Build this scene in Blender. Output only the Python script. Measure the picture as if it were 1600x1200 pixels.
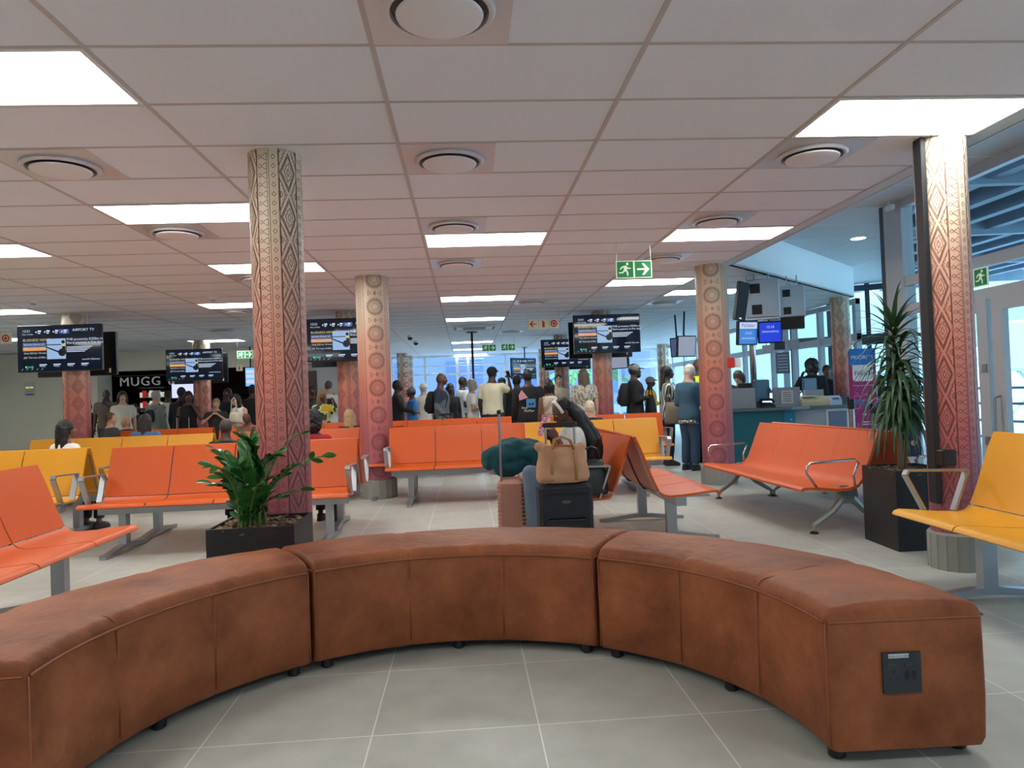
import bpy, math, random
from mathutils import Vector, Matrix, noise
PI=math.pi
random.seed(7)
scene=bpy.context.scene
for o in list(bpy.data.objects): bpy.data.objects.remove(o)
C=scene.collection

# ---------------- camera, world, exposure ----------------
CAM_F,CAM_PITCH,CAM_ROLL,CAM_YAW=1123.2,.01549,-.0377,.06573
cam_d=bpy.data.cameras.new('camera'); cam=bpy.data.objects.new('camera',cam_d); C.objects.link(cam)
cam_d.sensor_fit='HORIZONTAL'; cam_d.sensor_width=36; cam_d.lens=36*CAM_F/1600; cam_d.clip_start=.05; cam_d.clip_end=300
cam.matrix_world=(Matrix.Translation((0,0,1.2))@Matrix.Rotation(-CAM_YAW,4,'Z')@Matrix.Rotation(CAM_PITCH,4,'X')
    @Matrix.Rotation(PI/2,4,'X')@Matrix.Rotation(-CAM_ROLL*-1,4,'Z'))
scene.camera=cam
scene.view_settings.view_transform='Standard'; scene.view_settings.look='None'
scene.view_settings.exposure=1.0; scene.view_settings.gamma=1.0
try: scene.view_settings.use_curve_mapping=False
except Exception: pass
w=bpy.data.worlds.new('world'); scene.world=w; w.use_nodes=True
nt=w.node_tree; bg=nt.nodes['Background']
tc=nt.nodes.new('ShaderNodeTexCoord'); sp=nt.nodes.new('ShaderNodeSeparateXYZ'); cr=nt.nodes.new('ShaderNodeValToRGB')
nt.links.new(tc.outputs['Generated'],sp.inputs[0]); nt.links.new(sp.outputs[2],cr.inputs[0]); nt.links.new(cr.outputs[0],bg.inputs[0])
cr.color_ramp.elements[0].position=0.0; cr.color_ramp.elements[0].color=(.36,.66,.80,1)
cr.color_ramp.elements[1].position=.5; cr.color_ramp.elements[1].color=(.42,.66,.88,1)
mrs=nt.nodes.new('ShaderNodeMapRange'); nt.links.new(sp.outputs[2],mrs.inputs[0]); nt.links.new(mrs.outputs[0],bg.inputs[1])
mrs.inputs[1].default_value=.08; mrs.inputs[2].default_value=.5; mrs.inputs[3].default_value=1.0; mrs.inputs[4].default_value=6.0

# ---------------- helpers ----------------
def ray(px,py):
    a=(px-800)/CAM_F;b=(600-py)/CAM_F
    c,s=math.cos(CAM_ROLL),math.sin(CAM_ROLL); u=a*c-b*s; v=a*s+b*c
    c,s=math.cos(CAM_PITCH),math.sin(CAM_PITCH); y=c-v*s; z=s+v*c
    c,s=math.cos(CAM_YAW),math.sin(CAM_YAW)
    return Vector((u*c+y*s,-u*s+y*c,z))
def at(px,py,Y):
    """the place seen in that direction at the distance Y"""
    r=ray(px,py); return r*(Y/r.y)+Vector((0,0,1.2))

MATS={}
def mat(name,col,rough=.5,metal=0.,bump=0.,bscale=200.,var=0.,vscale=5.,emit=None,estr=1.,spec=.5,alpha=1.,coat=0.):
    if name in MATS: return MATS[name]
    m=bpy.data.materials.new(name); m.use_nodes=True; n=m.node_tree; b=n.nodes['Principled BSDF']
    b.inputs['Base Color'].default_value=(*col,1); b.inputs['Roughness'].default_value=rough; b.inputs['Metallic'].default_value=metal
    b.inputs['Specular IOR Level'].default_value=spec
    if coat: b.inputs['Coat Weight'].default_value=coat; b.inputs['Coat Roughness'].default_value=.25
    if emit: b.inputs['Emission Color'].default_value=(*emit,1); b.inputs['Emission Strength'].default_value=estr
    t=None
    if var or bump:
        t=n.nodes.new('ShaderNodeTexCoord')
    if var:
        no=n.nodes.new('ShaderNodeTexNoise'); no.inputs['Scale'].default_value=vscale; no.inputs['Detail'].default_value=5
        mx=n.nodes.new('ShaderNodeMix'); mx.data_type='RGBA'
        mx.inputs[6].default_value=(*[c*(1-var) for c in col],1); mx.inputs[7].default_value=(*[min(1,c*(1+var)) for c in col],1)
        n.links.new(t.outputs['Object'],no.inputs['Vector']); n.links.new(no.outputs['Fac'],mx.inputs[0]); n.links.new(mx.outputs[2],b.inputs['Base Color'])
    if bump:
        nb=n.nodes.new('ShaderNodeTexNoise'); nb.inputs['Scale'].default_value=bscale; nb.inputs['Detail'].default_value=3
        bp=n.nodes.new('ShaderNodeBump'); bp.inputs['Strength'].default_value=bump; bp.inputs['Distance'].default_value=.01
        n.links.new(t.outputs['Object'],nb.inputs['Vector']); n.links.new(nb.outputs['Fac'],bp.inputs['Height']); n.links.new(bp.outputs[0],b.inputs['Normal'])
    MATS[name]=m; return m
def srgb(r,g,b):
    f=lambda c:(c/255/12.92 if c/255<=.04045 else ((c/255+.055)/1.055)**2.4)
    return (f(r),f(g),f(b))

class G:
    def __init__(s): s.v=[];s.f=[];s.m=[];s.M=Matrix.Identity(4);s.mi=0
    def add(s,vs,fs,mi=None):
        b=len(s.v); s.v+=[tuple(s.M@Vector(p)) for p in vs]
        mi=s.mi if mi is None else mi
        for f in fs: s.f.append(tuple(b+i for i in f)); s.m.append(mi)
        return s
    def box(s,x0,x1,y0,y1,z0,z1,mi=None,bev=0.):
        if bev<=0:
            vs=[(x,y,z) for z in (z0,z1) for y in (y0,y1) for x in (x0,x1)]
            fs=[(0,2,3,1),(4,5,7,6),(0,1,5,4),(2,6,7,3),(0,4,6,2),(1,3,7,5)]
            return s.add(vs,fs,mi)
        # chamfered box: rounded outline in plan with chamfered top and bottom
        e=min(bev,(x1-x0)/2.1,(y1-y0)/2.1,(z1-z0)/2.1)
        rings=[]
        for z,i in ((z0,e),(z0+e,0),(z1-e,0),(z1,e)):
            a,b_,c,d=x0+i,x1-i,y0+i,y1-i; k=e*.8
            rings.append([(a+k,c,z),(b_-k,c,z),(b_,c+k,z),(b_,d-k,z),(b_-k,d,z),(a+k,d,z),(a,d-k,z),(a,c+k,z)])
        vs=[p for r in rings for p in r]; fs=[tuple(range(7,-1,-1)),tuple(range(24,32))]
        for r in range(3):
            for i in range(8): j=(i+1)%8; fs.append((r*8+i,r*8+j,r*8+8+j,r*8+8+i))
        return s.add(vs,fs,mi)
    def prism(s,pts,axis,a,b,mi=None):
        """closed 2-D outline extruded along an axis; outline coordinates are the other two axes in order"""
        def P(u,v,t):
            return (t,u,v) if axis=='x' else ((u,t,v) if axis=='y' else (u,v,t))
        n=len(pts); vs=[P(u,v,a) for u,v in pts]+[P(u,v,b) for u,v in pts]
        fs=[tuple(range(n)),tuple(range(2*n-1,n-1,-1))]+[((i+1)%n,i,n+i,n+(i+1)%n) for i in range(n)]
        return s.add(vs,fs,mi)
    def tube(s,pts,r,n=8,mi=None,flat=1.,cap=True,closed=False):
        pts=[Vector(p) for p in pts]; rs=r if isinstance(r,(list,tuple)) else [r]*len(pts)
        vs=[];fs=[];N=len(pts); up=None
        for i,p in enumerate(pts):
            if closed: d=pts[(i+1)%N]-pts[i-1]
            else: d=(pts[min(i+1,N-1)]-pts[max(i-1,0)])
            d=d.normalized() if d.length>1e-9 else Vector((0,0,1))
            if up is None:
                up=Vector((0,0,1)) if abs(d.z)<.9 else Vector((0,1,0))
            a=d.cross(up)
            if a.length<1e-6: a=d.cross(Vector((1,0,0)))
            a.normalize(); b=a.cross(d).normalized(); up=b
            for k in range(n):
                t=2*PI*k/n; vs.append(p+a*math.cos(t)*rs[i]+b*math.sin(t)*rs[i]*flat)
        for i in range(N if closed else N-1):
            for k in range(n):
                j=(k+1)%n;i2=(i+1)%N; fs.append((i*n+k,i2*n+k,i2*n+j,i*n+j))
        if cap and not closed: fs+=[tuple(range(n)),tuple(range(N*n-1,N*n-n-1,-1))]
        return s.add(vs,fs,mi)
    def lathe(s,prof,n=24,mi=None,c=(0,0)):
        vs=[];fs=[];N=len(prof)
        for r,z in prof:
            for k in range(n): t=2*PI*k/n; vs.append((c[0]+r*math.cos(t),c[1]+r*math.sin(t),z))
        for i in range(N-1):
            for k in range(n): j=(k+1)%n; fs.append((i*n+k,i*n+j,(i+1)*n+j,(i+1)*n+k))
        fs+=[tuple(range(n-1,-1,-1)),tuple(range((N-1)*n,N*n))]
        return s.add(vs,fs,mi)
    def ell(s,c,r,n=14,m=9,mi=None,R=None,fn=None):
        c=Vector(c);vs=[];fs=[]
        for i in range(m+1):
            ph=PI*i/m
            for k in range(n):
                t=2*PI*k/n; p=Vector((r[0]*math.sin(ph)*math.cos(t),r[1]*math.sin(ph)*math.sin(t),r[2]*math.cos(ph)))
                if fn: p=fn(p)
                if R: p=R@p
                vs.append(c+p)
        for i in range(m):
            for k in range(n): j=(k+1)%n; fs.append((i*n+k,(i+1)*n+k,(i+1)*n+j,i*n+j))
        return s.add(vs,fs,mi)
    def rings(s,rg,n=16,mi=None,p=2.3):
        """loft of (centre, half-width, half-depth, rotation) super-ellipse rings"""
        vs=[];fs=[];N=len(rg)
        for (c,a,b,R) in rg:
            c=Vector(c)
            for k in range(n):
                t=2*PI*k/n; ct,st=math.cos(t),math.sin(t)
                q=Vector((a*math.copysign(abs(ct)**(2/p),ct),b*math.copysign(abs(st)**(2/p),st),0))
                vs.append(c+(R@q if R else q))
        for i in range(N-1):
            for k in range(n): j=(k+1)%n; fs.append((i*n+k,i*n+j,(i+1)*n+j,(i+1)*n+k))
        fs+=[tuple(range(n-1,-1,-1)),tuple(range((N-1)*n,N*n))]
        return s.add(vs,fs,mi)
    def mesh(s,name,mats,smooth=False):
        me=bpy.data.meshes.new(name); me.from_pydata(s.v,[],s.f); me.update()
        for m in (mats if isinstance(mats,(list,tuple)) else [mats]): me.materials.append(m)
        me.polygons.foreach_set('material_index',s.m)
        if smooth is True: me.polygons.foreach_set('use_smooth',[True]*len(s.f))
        elif smooth:
            me.polygons.foreach_set('use_smooth',[True]*len(s.f)); me.set_sharp_from_angle(angle=math.radians(smooth))
        return me
    def build(s,name,mats,parent=None,smooth=False,loc=None):
        o=bpy.data.objects.new(name,s.mesh(name,mats,smooth)); C.objects.link(o)
        if parent is not None: o.parent=parent
        if loc is not None: o.location=loc
        return o
PENDING={}
def remesh(g,vox,smooth=4,name='form',disp=0.,dscale=30.):
    """overlapping closed forms that finish() will fuse into one continuous surface"""
    me=g.mesh(name,[]); PENDING[me.name]=(vox,smooth,disp,dscale); return me
def link(name,me,mats,parent=None):
    o=bpy.data.objects.new(name,me); C.objects.link(o)
    if parent is not None: o.parent=parent
    mats=mats if isinstance(mats,(list,tuple)) else [mats]
    if me.name in PENDING:
        vox,smooth,disp,ds=PENDING.pop(me.name)
        m=o.modifiers.new('r','REMESH'); m.mode='VOXEL'; m.voxel_size=vox
        if smooth: q=o.modifiers.new('s','SMOOTH'); q.factor=.5; q.iterations=smooth
        TODO.append((o,mats,disp,ds))
    else:
        for m in mats: me.materials.append(m)
    return o
TODO=[]
def finish():
    dg=bpy.context.evaluated_depsgraph_get(); new=[]
    for o,mats,disp,ds in TODO: new.append(bpy.data.meshes.new_from_object(o.evaluated_get(dg)))
    for (o,mats,disp,ds),r in zip(TODO,new):
        old=o.data; o.modifiers.clear(); o.data=r; r.name=o.name; bpy.data.meshes.remove(old)
        r.materials.clear()
        for m in mats: r.materials.append(m)
        if disp:
            for v in r.vertices: v.co+=v.normal*disp*noise.noise(v.co*ds)
        r.polygons.foreach_set('use_smooth',[True]*len(r.polygons))
        r.polygons.foreach_set('material_index',[0]*len(r.polygons))
TXT={}
def text_geo(s,size,align='LEFT',depth=0.):
    if (s,size,align,depth) in TXT: return TXT[(s,size,align,depth)]
    cu=bpy.data.curves.new('t','FONT'); cu.body=s; cu.size=size; cu.align_x=align; cu.extrude=depth; cu.resolution_u=3
    o=bpy.data.objects.new('t',cu); C.objects.link(o)
    dg=bpy.context.evaluated_depsgraph_get(); dg.update()
    me=bpy.data.meshes.new_from_object(o.evaluated_get(dg))
    vs=[tuple(v.co) for v in me.vertices]; fs=[tuple(p.vertices) for p in me.polygons]
    bpy.data.objects.remove(o); bpy.data.curves.remove(cu); bpy.data.meshes.remove(me)
    TXT[(s,size,align,depth)]=(vs,fs); return vs,fs
def tag(o,label=None,cat=None,group=None,kind=None):
    if label: o['label']=label
    if cat: o['category']=cat
    if group: o['group']=group
    if kind: o['kind']=kind
    return o
def thing(name,label,cat,loc=(0,0,0),rz=0.,group=None):
    o=bpy.data.objects.new(name,None); C.objects.link(o); o.location=loc; o.rotation_euler=(0,0,rz); o.empty_display_size=.1
    return tag(o,label,cat,group)
def struct(o): o['kind']='structure'; return o
def copy_tree(o,parent=None):
    c=o.copy(); C.objects.link(c); c.parent=parent
    for ch in list(o.children): copy_tree(ch,c)
    return c
def face_frame(g,org,rz,tilt=0.):
    """2-D drawings (x right, y up) stand upright facing -y turned by rz"""
    g.M=Matrix.Translation(org)@Matrix.Rotation(rz,4,'Z')@Matrix.Rotation(PI/2+tilt,4,'X'); return g
def rect(g,x0,x1,y0,y1,mi,z=0.):
    g.add([(x0,y0,z),(x1,y0,z),(x1,y1,z),(x0,y1,z)],[(0,1,2,3)],mi)
def poly(g,pts,mi,z=0.): g.add([(x,y,z) for x,y in pts],[tuple(range(len(pts)))],mi)
def disc(g,x,y,r,mi,z=0.,n=20): poly(g,[(x+r*math.cos(2*PI*k/n),y+r*math.sin(2*PI*k/n)) for k in range(n)],mi,z)
def text(g,s,x,y,size,mi,z=0.,align='LEFT'):
    vs,fs=text_geo(s,size,align); g.add([(a+x,b+y,z) for a,b,_ in vs],fs,mi)

# ---------------- materials ----------------
M_tile=mat('ceiling_tile',srgb(232,234,243),.95,bump=.05,bscale=300,var=.03,vscale=3)
M_bar=mat('ceiling_bar',srgb(196,186,184),.6)
M_ceil2=mat('ceiling_metal_tile',srgb(205,208,210),.6)
M_white=mat('white_paint',srgb(232,234,234),.6)
M_wall=mat('wall_paint',srgb(236,232,218),.8)
M_alu=mat('aluminium',srgb(168,172,178),.35,.85)
M_frame=mat('window_frame_paint',srgb(186,188,192),.45,.2)
M_dframe=mat('dark_frame_paint',srgb(70,72,82),.5,.2)
M_black=mat('black_plastic',srgb(20,20,23),.4)
M_blackm=mat('black_powder_coat',srgb(26,24,27),.55)
M_orange=mat('orange_seat',srgb(204,88,34),.42,spec=.3,bump=.02,bscale=60,var=.05,vscale=2)
M_yellow=mat('yellow_seat',srgb(226,156,42),.42,spec=.3,bump=.02,bscale=60,var=.05,vscale=2)
M_concrete=mat('concrete_collar',srgb(150,148,142),.85,bump=.1,bscale=40,var=.12,vscale=8)
M_soilbed=mat('dark_soil',srgb(52,40,34),.95,bump=.5,bscale=60)
M_leaf=mat('leaf_green',srgb(54,108,50),.22,var=.35,vscale=14)
M_leaf2=mat('leaf_deep_green',srgb(58,92,58),.4,var=.35,vscale=9)
M_stem=mat('stem_green',srgb(96,120,60),.5)
M_glow=mat('lamp_panel_glow',(1,1,1),.5,emit=(.95,1.0,.96),estr=7.6)
M_steel=mat('brushed_steel',srgb(190,190,192),.25,1.)
def glass_mat(name,tint=(.86,.95,.97)):
    m=bpy.data.materials.new(name); m.use_nodes=True; n=m.node_tree; n.nodes.clear()
    out=n.nodes.new('ShaderNodeOutputMaterial'); tr=n.nodes.new('ShaderNodeBsdfTransparent'); gl=n.nodes.new('ShaderNodeBsdfGlossy')
    mx=n.nodes.new('ShaderNodeMixShader'); lw=n.nodes.new('ShaderNodeLayerWeight'); lw.inputs[0].default_value=.5; pw=n.nodes.new('ShaderNodeMath'); pw.operation='POWER'; pw.inputs[1].default_value=5; fr=n.nodes.new('ShaderNodeMath'); fr.operation='MULTIPLY_ADD'; fr.inputs[1].default_value=.7; fr.inputs[2].default_value=.06; n.links.new(lw.outputs['Facing'],pw.inputs[0]); n.links.new(pw.outputs[0],fr.inputs[0])
    tr.inputs[0].default_value=(*tint,1); gl.inputs['Roughness'].default_value=.02
    n.links.new(fr.outputs[0],mx.inputs[0]); n.links.new(tr.outputs[0],mx.inputs[1]); n.links.new(gl.outputs[0],mx.inputs[2]); n.links.new(mx.outputs[0],out.inputs[0])
    return m
M_glass=glass_mat('window_glass'); M_glass2=glass_mat('tinted_window_glass',(.52,.54,.62))
def floor_mat():
    m=bpy.data.materials.new('floor_tile'); m.use_nodes=True; n=m.node_tree; b=n.nodes['Principled BSDF']; L=n.links.new
    t=n.nodes.new('ShaderNodeTexCoord'); s=n.nodes.new('ShaderNodeSeparateXYZ'); L(t.outputs['Object'],s.inputs[0])
    def mth(op,a,b_=None):
        q=n.nodes.new('ShaderNodeMath'); q.operation=op
        for i,x in enumerate((a,b_)):
            if x is None: continue
            if isinstance(x,(int,float)): q.inputs[i].default_value=x
            else: L(x,q.inputs[i])
        return q.outputs[0]
    def joint(c,o,p): 
        a=mth('DIVIDE',mth('SUBTRACT',c,o),p); fr=mth('FRACT',a); d=mth('ABSOLUTE',mth('SUBTRACT',fr,.5)); return mth('GREATER_THAN',d,.5-.0025/p)
    j=mth('MAXIMUM',joint(s.outputs[0],.223-60,.6),joint(s.outputs[1],3.232-61,.61))
    cellx=mth('FLOOR',mth('DIVIDE',mth('SUBTRACT',s.outputs[0],.223-60),.6)); celly=mth('FLOOR',mth('DIVIDE',mth('SUBTRACT',s.outputs[1],3.232-61),.61))
    cb=n.nodes.new('ShaderNodeCombineXYZ'); L(cellx,cb.inputs[0]); L(celly,cb.inputs[1])
    wn=n.nodes.new('ShaderNodeTexWhiteNoise'); L(cb.outputs[0],wn.inputs['Vector'])
    no=n.nodes.new('ShaderNodeTexNoise'); no.inputs['Scale'].default_value=7; no.inputs['Detail'].default_value=8; L(t.outputs['Object'],no.inputs['Vector'])
    n2=n.nodes.new('ShaderNodeTexNoise'); n2.inputs['Scale'].default_value=220; L(t.outputs['Object'],n2.inputs['Vector'])
    f=mth('ADD',mth('MULTIPLY',no.outputs['Fac'],.55),mth('ADD',mth('MULTIPLY',n2.outputs['Fac'],.3),mth('MULTIPLY',wn.outputs['Value'],.15)))
    r=n.nodes.new('ShaderNodeValToRGB'); L(f,r.inputs[0]); r.color_ramp.elements[0].position=.3; r.color_ramp.elements[1].position=.72
    r.color_ramp.elements[0].color=(*srgb(168,166,158),1); r.color_ramp.elements[1].color=(*srgb(192,190,182),1)
    mx=n.nodes.new('ShaderNodeMix'); mx.data_type='RGBA'; L(j,mx.inputs[0]); L(r.outputs[0],mx.inputs[6]); mx.inputs[7].default_value=(*srgb(226,224,216),1)
    L(mx.outputs[2],b.inputs['Base Color']); b.inputs['Roughness'].default_value=.36
    bp=n.nodes.new('ShaderNodeBump'); bp.inputs['Strength'].default_value=.12; bp.inputs['Distance'].default_value=.004; L(n2.outputs['Fac'],bp.inputs['Height']); L(bp.outputs[0],b.inputs['Normal'])
    return m
def leather_mat():
    m=bpy.data.materials.new('tan_leather'); m.use_nodes=True; n=m.node_tree; b=n.nodes['Principled BSDF']; L=n.links.new
    t=n.nodes.new('ShaderNodeTexCoord')
    a=n.nodes.new('ShaderNodeTexNoise'); a.inputs['Scale'].default_value=3.2; a.inputs['Detail'].default_value=9; a.inputs['Roughness'].default_value=.62; L(t.outputs['Object'],a.inputs['Vector'])
    r=n.nodes.new('ShaderNodeValToRGB'); L(a.outputs['Fac'],r.inputs[0])
    r.color_ramp.elements[0].position=.3; r.color_ramp.elements[0].color=(*srgb(112,60,38),1)
    r.color_ramp.elements[1].position=.75; r.color_ramp.elements[1].color=(*srgb(178,106,70),1)
    L(r.outputs[0],b.inputs['Base Color'])
    ro=n.nodes.new('ShaderNodeMapRange'); L(a.outputs['Fac'],ro.inputs[0]); ro.inputs[3].default_value=.42; ro.inputs[4].default_value=.58; b.inputs['Specular IOR Level'].default_value=.18; L(ro.outputs[0],b.inputs['Roughness'])
    v=n.nodes.new('ShaderNodeTexVoronoi'); v.inputs['Scale'].default_value=260; L(t.outputs['Object'],v.inputs['Vector'])
    bp=n.nodes.new('ShaderNodeBump'); bp.inputs['Strength'].default_value=.12; bp.inputs['Distance'].default_value=.003; L(v.outputs['Distance'],bp.inputs['Height'])
    w2=n.nodes.new('ShaderNodeTexNoise'); w2.inputs['Scale'].default_value=14; w2.inputs['Detail'].default_value=2; w2.inputs['Distortion'].default_value=1.2; L(t.outputs['Object'],w2.inputs['Vector'])
    b2=n.nodes.new('ShaderNodeBump'); b2.inputs['Strength'].default_value=.35; b2.inputs['Distance'].default_value=.014; L(w2.outputs['Fac'],b2.inputs['Height']); L(bp.outputs[0],b2.inputs['Normal']); L(b2.outputs[0],b.inputs['Normal'])
    return m
M_floor=floor_mat(); M_leather=leather_mat(); M_stitch=mat('leather_piping',srgb(150,82,50),.5)

# ---------------- lamps in the ceiling grid ----------------
CZ=2.731; GX,GY=-.345,3.104
def cell(k,j): return GX+1.2*k, GY+.6*j
def add_panel(k,j,label):
    x,y=cell(k,j); t=thing('ceiling_light',label,'ceiling light',(x+.6,y+.3,CZ),0,'recessed rectangular ceiling light panels')
    g=G(); 
    for a in ((-.59,.59,-.29,-.27),(-.59,.59,.27,.29),(-.59,-.57,-.27,.27),(.57,.59,-.27,.27)): g.box(*a,-.008,.004)
    g.build('frame',M_white,t)
    g=G().box(-.57,.57,-.27,.27,-.005,.004); g.build('diffuser',M_glow,t)
panels=[(-2,0,'large light panel at the top left corner of the view'),(2,1,'large light panel above the right foreground pillar'),
 (-2,4,'light panel just left of the left foreground pillar'),(0,6,'light panel in the middle column of the ceiling, nearest of its line'),
 (2,6,'light panel beside the long ceiling edge on the right'),(-4,6,'light panel cut by the left frame edge above the far benches'),
 (-2,8,'light panel passing behind the left foreground pillar'),(2,11,'light panel right behind the hanging green exit sign'),
 (-6,13,'narrow looking light panel at far left above the screens'),(-3,13,'light panel left of the left pillar, at its mid height'),
 (3,13,'light panel crossing behind the sun patterned right pillar'),(0,13,'second light panel in the middle line of the ceiling'),
 (0,18,'third light panel in the middle line of the ceiling'),(0,28,'fourth light panel of the middle line, left of exit signs'),
 (0,33,'fifth light panel of the middle line, behind the thin pole'),(0,38,'farthest light panel of the middle line by the windows'),
 (-5,23,'light panel above the coffee shop front'),(-3,23,'small far light panel right of the second left screen'),(-8,13,'light panel at the left frame edge near the fire sign'),(-8,20,'low far light panel at the left frame edge')]
for k,j,l in panels: add_panel(k,j,l)
for k,j in ((-2,-5),(2,-5),(0,-10),(-4,-5),(-4,0),(-7,4),(-7,-3),(-9,8),(1,-14),(-10,16)): add_panel(k,j,'unseen light panel added in the ceiling outside the view')  # the left ones are added out of view to brighten the left wall
# ---------------- the hall shell ----------------
XL,XR,YB,YF=-16.,5.08,-6.5,26.2
g=G().box(XL,7.3,YB,YF+.3,-.12,0).prism([(7.3,11.0),(9.1,14.3),(7.3,15.3)],'z',-.12,0); struct(g.build('floor',M_floor))
g=G(); EDGE=3.255
# tiles of the low ceiling, up to the plain border strip
g.box(XL,EDGE,YB,YF,CZ,CZ+.03,0)
g.prism([(EDGE,YB),(3.40,YB),(3.40,8.8),(7.04,12.46),(7.2,15.3),(7.2,YF),(EDGE,YF)],'z',CZ,CZ+.03,2)
for k in range(-13,4):
    x=GX+1.2*k; g.box(x-.012,x+.012,YB,YF,CZ-.004,CZ,1)
for j in range(-16,39):
    y=GY+.6*j
    if y<YF: g.box(XL,EDGE,y-.009,y+.009,CZ-.0035,CZ,1)
for j in range(10,39):
    y=GY+.6*j
    if y<YF: g.box(EDGE,min(7.2,max(3.4,y-5.42)),y-.008,y+.008,CZ-.003,CZ,1)
for x in (4.455,5.655,6.855): g.box(x-.01,x+.01,x+5.5,YF,CZ-.0035,CZ,1)
g.build('ceiling',[M_tile,M_bar,M_ceil2])['kind']='structure'
# raised ceiling over the entrance side
g=G(); Z2=3.27
g.prism([(3.40,YB),(5.3,YB),(5.3,8.2),(9.4,14.3),(7.2,15.6),(7.04,12.46),(3.40,8.8)],'z',Z2,Z2+.05,0)
for i in range(22):
    y=-6.2+1.2*i*.75
    if y<14.4: g.box(3.40 if y<8.8 else min(7.0,y-5.4),5.2 if y<8.2 else 5.2+(y-8.2)*.63,y-.012,y+.012,Z2-.004,Z2,1)
for x in (4.6,5.8,7.0,8.2): g.box(x-.012,x+.012,YB if x<5 else 8.3+(x-5.2)*1.6,14.6 if x>7.1 else x+5.4,Z2-.004,Z2,1)
g.build('ceiling_raised',[M_ceil2,M_white])['kind']='structure'
g=G(); g.prism([(3.39,YB),(3.41,YB),(3.41,8.8),(3.39,8.8)],'z',CZ,Z2)
g.prism([(3.40,8.8),(7.04,12.46),(7.2,15.3),(7.17,15.3),(7.01,12.5),(3.37,8.84)],'z',CZ,Z2)
struct(g.build('trim_1',M_white))
# walls
g=G().box(XL-.15,XL,YB,YF,0,3.2); struct(g.build('wall_left',M_wall))
g=G().box(XL,12,YB-.15,YB,0,3.4); struct(g.build('wall_back',M_wall))
# far left walls beside the coffee shop
g=G()
g.box(XL,-12.6,22.0,22.2,0,CZ); g.box(-12.6,-9.35,19.0,22.2,0,2.72,1)     # pillar block with the notice
g.box(-9.35,-2.6,19.6,19.75,2.22,CZ)   # bulkhead over the shop front
g.box(-5.0,-2.6,19.6,19.75,0,2.25,2); g.box(-2.75,-2.6,19.75,YF,0,CZ)
g.box(-9.4,-2.8,24.6,24.8,0,CZ,3); g.box(-9.45,-9.35,19.75,24.6,0,CZ,3); g.box(-5.0,-4.9,19.75,24.6,0,CZ,3); g.box(-9.35,-5.0,19.75,24.6,2.6,2.72,3)
g.build('wall_front',[M_wall,mat('pillar_paint',srgb(214,210,196),.8),mat('grey_wall_paint',srgb(160,158,160),.8),mat('shop_dark_wall',srgb(44,34,36),.7)])['kind']='structure'
g=G(); g.box(-4.55,-3.95,19.55,19.6,0,2.05,0); g.box(-4.05,-4.0,19.5,19.55,.95,1.05,1)
struct(g.build('door_1',[mat('dark_door',srgb(62,46,44),.5),M_steel]))
# glazing helper: a wall of panes between posts, along a line
def glazing(name,x0,y0,x1,y1,posts,rails,ztop,fw=.07,fd=.10,frame=M_frame,glass=M_glass,door=None):
    L=math.hypot(x1-x0,y1-y0); a=math.atan2(y1-y0,x1-x0)
    root=bpy.data.objects.new(name,None); C.objects.link(root); root.location=(x0,y0,0); root.rotation_euler=(0,0,a); struct(root)
    g=G()
    for p in posts: g.box(p-fw/2,p+fw/2,-fd/2,fd/2,0,ztop)
    for z,h in rails: g.box(posts[0]-fw/2,posts[-1]+fw/2,-fd/2+.01,fd/2-.01,z,z+h)
    f=g.build('window_frame',frame,root)
    g=G()
    for a_,b_ in zip(posts[:-1],posts[1:]): g.add([(a_+fw/2,0,.05),(b_-fw/2,0,.05),(b_-fw/2,0,ztop),(a_+fw/2,0,ztop)],[(0,1,2,3)])
    g.build('pane',glass,root)
    return root
# entrance side, x = 5.08
wd=glazing('window_1',XR,YB,XR,8.0,[0,1.5,3.,4.5,6.,7.5,9.,10.5,11.8,12.35,13.42,14.5],[(0,.12),(1.95,.11),(2.27,.11),(3.17,.1)],Z2)
# the door leaf in it
dr=bpy.data.objects.new('door_2',None); C.objects.link(dr); dr.location=(XR-.05,5.35,0); struct(dr)
g=G(); 
for y0,y1 in ((0,.14),(1.0,1.14),(1.2,1.34),(1.46,1.50)): g.box(-.03,.03,y0,y1,.06,1.95)
g.box(-.03,.03,.14,1.0,1.83,1.95); g.box(-.03,.03,.14,1.0,.06,.22); g.box(-.03,.03,1.34,1.46,1.83,1.95); g.box(-.03,.03,1.34,1.46,.06,.22)
g.build('door_frame',M_frame,dr)
g=G(); g.tube([(-.03,1.07,.6),(-.09,1.07,.62),(-.09,1.07,1.0),(-.03,1.07,1.02)],.012); g.box(-.045,-.03,1.22,1.28,1.25,1.33); g.box(-.045,-.03,1.22,1.28,.55,.63)
g.build('door_handle',M_alu,dr)
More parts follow.
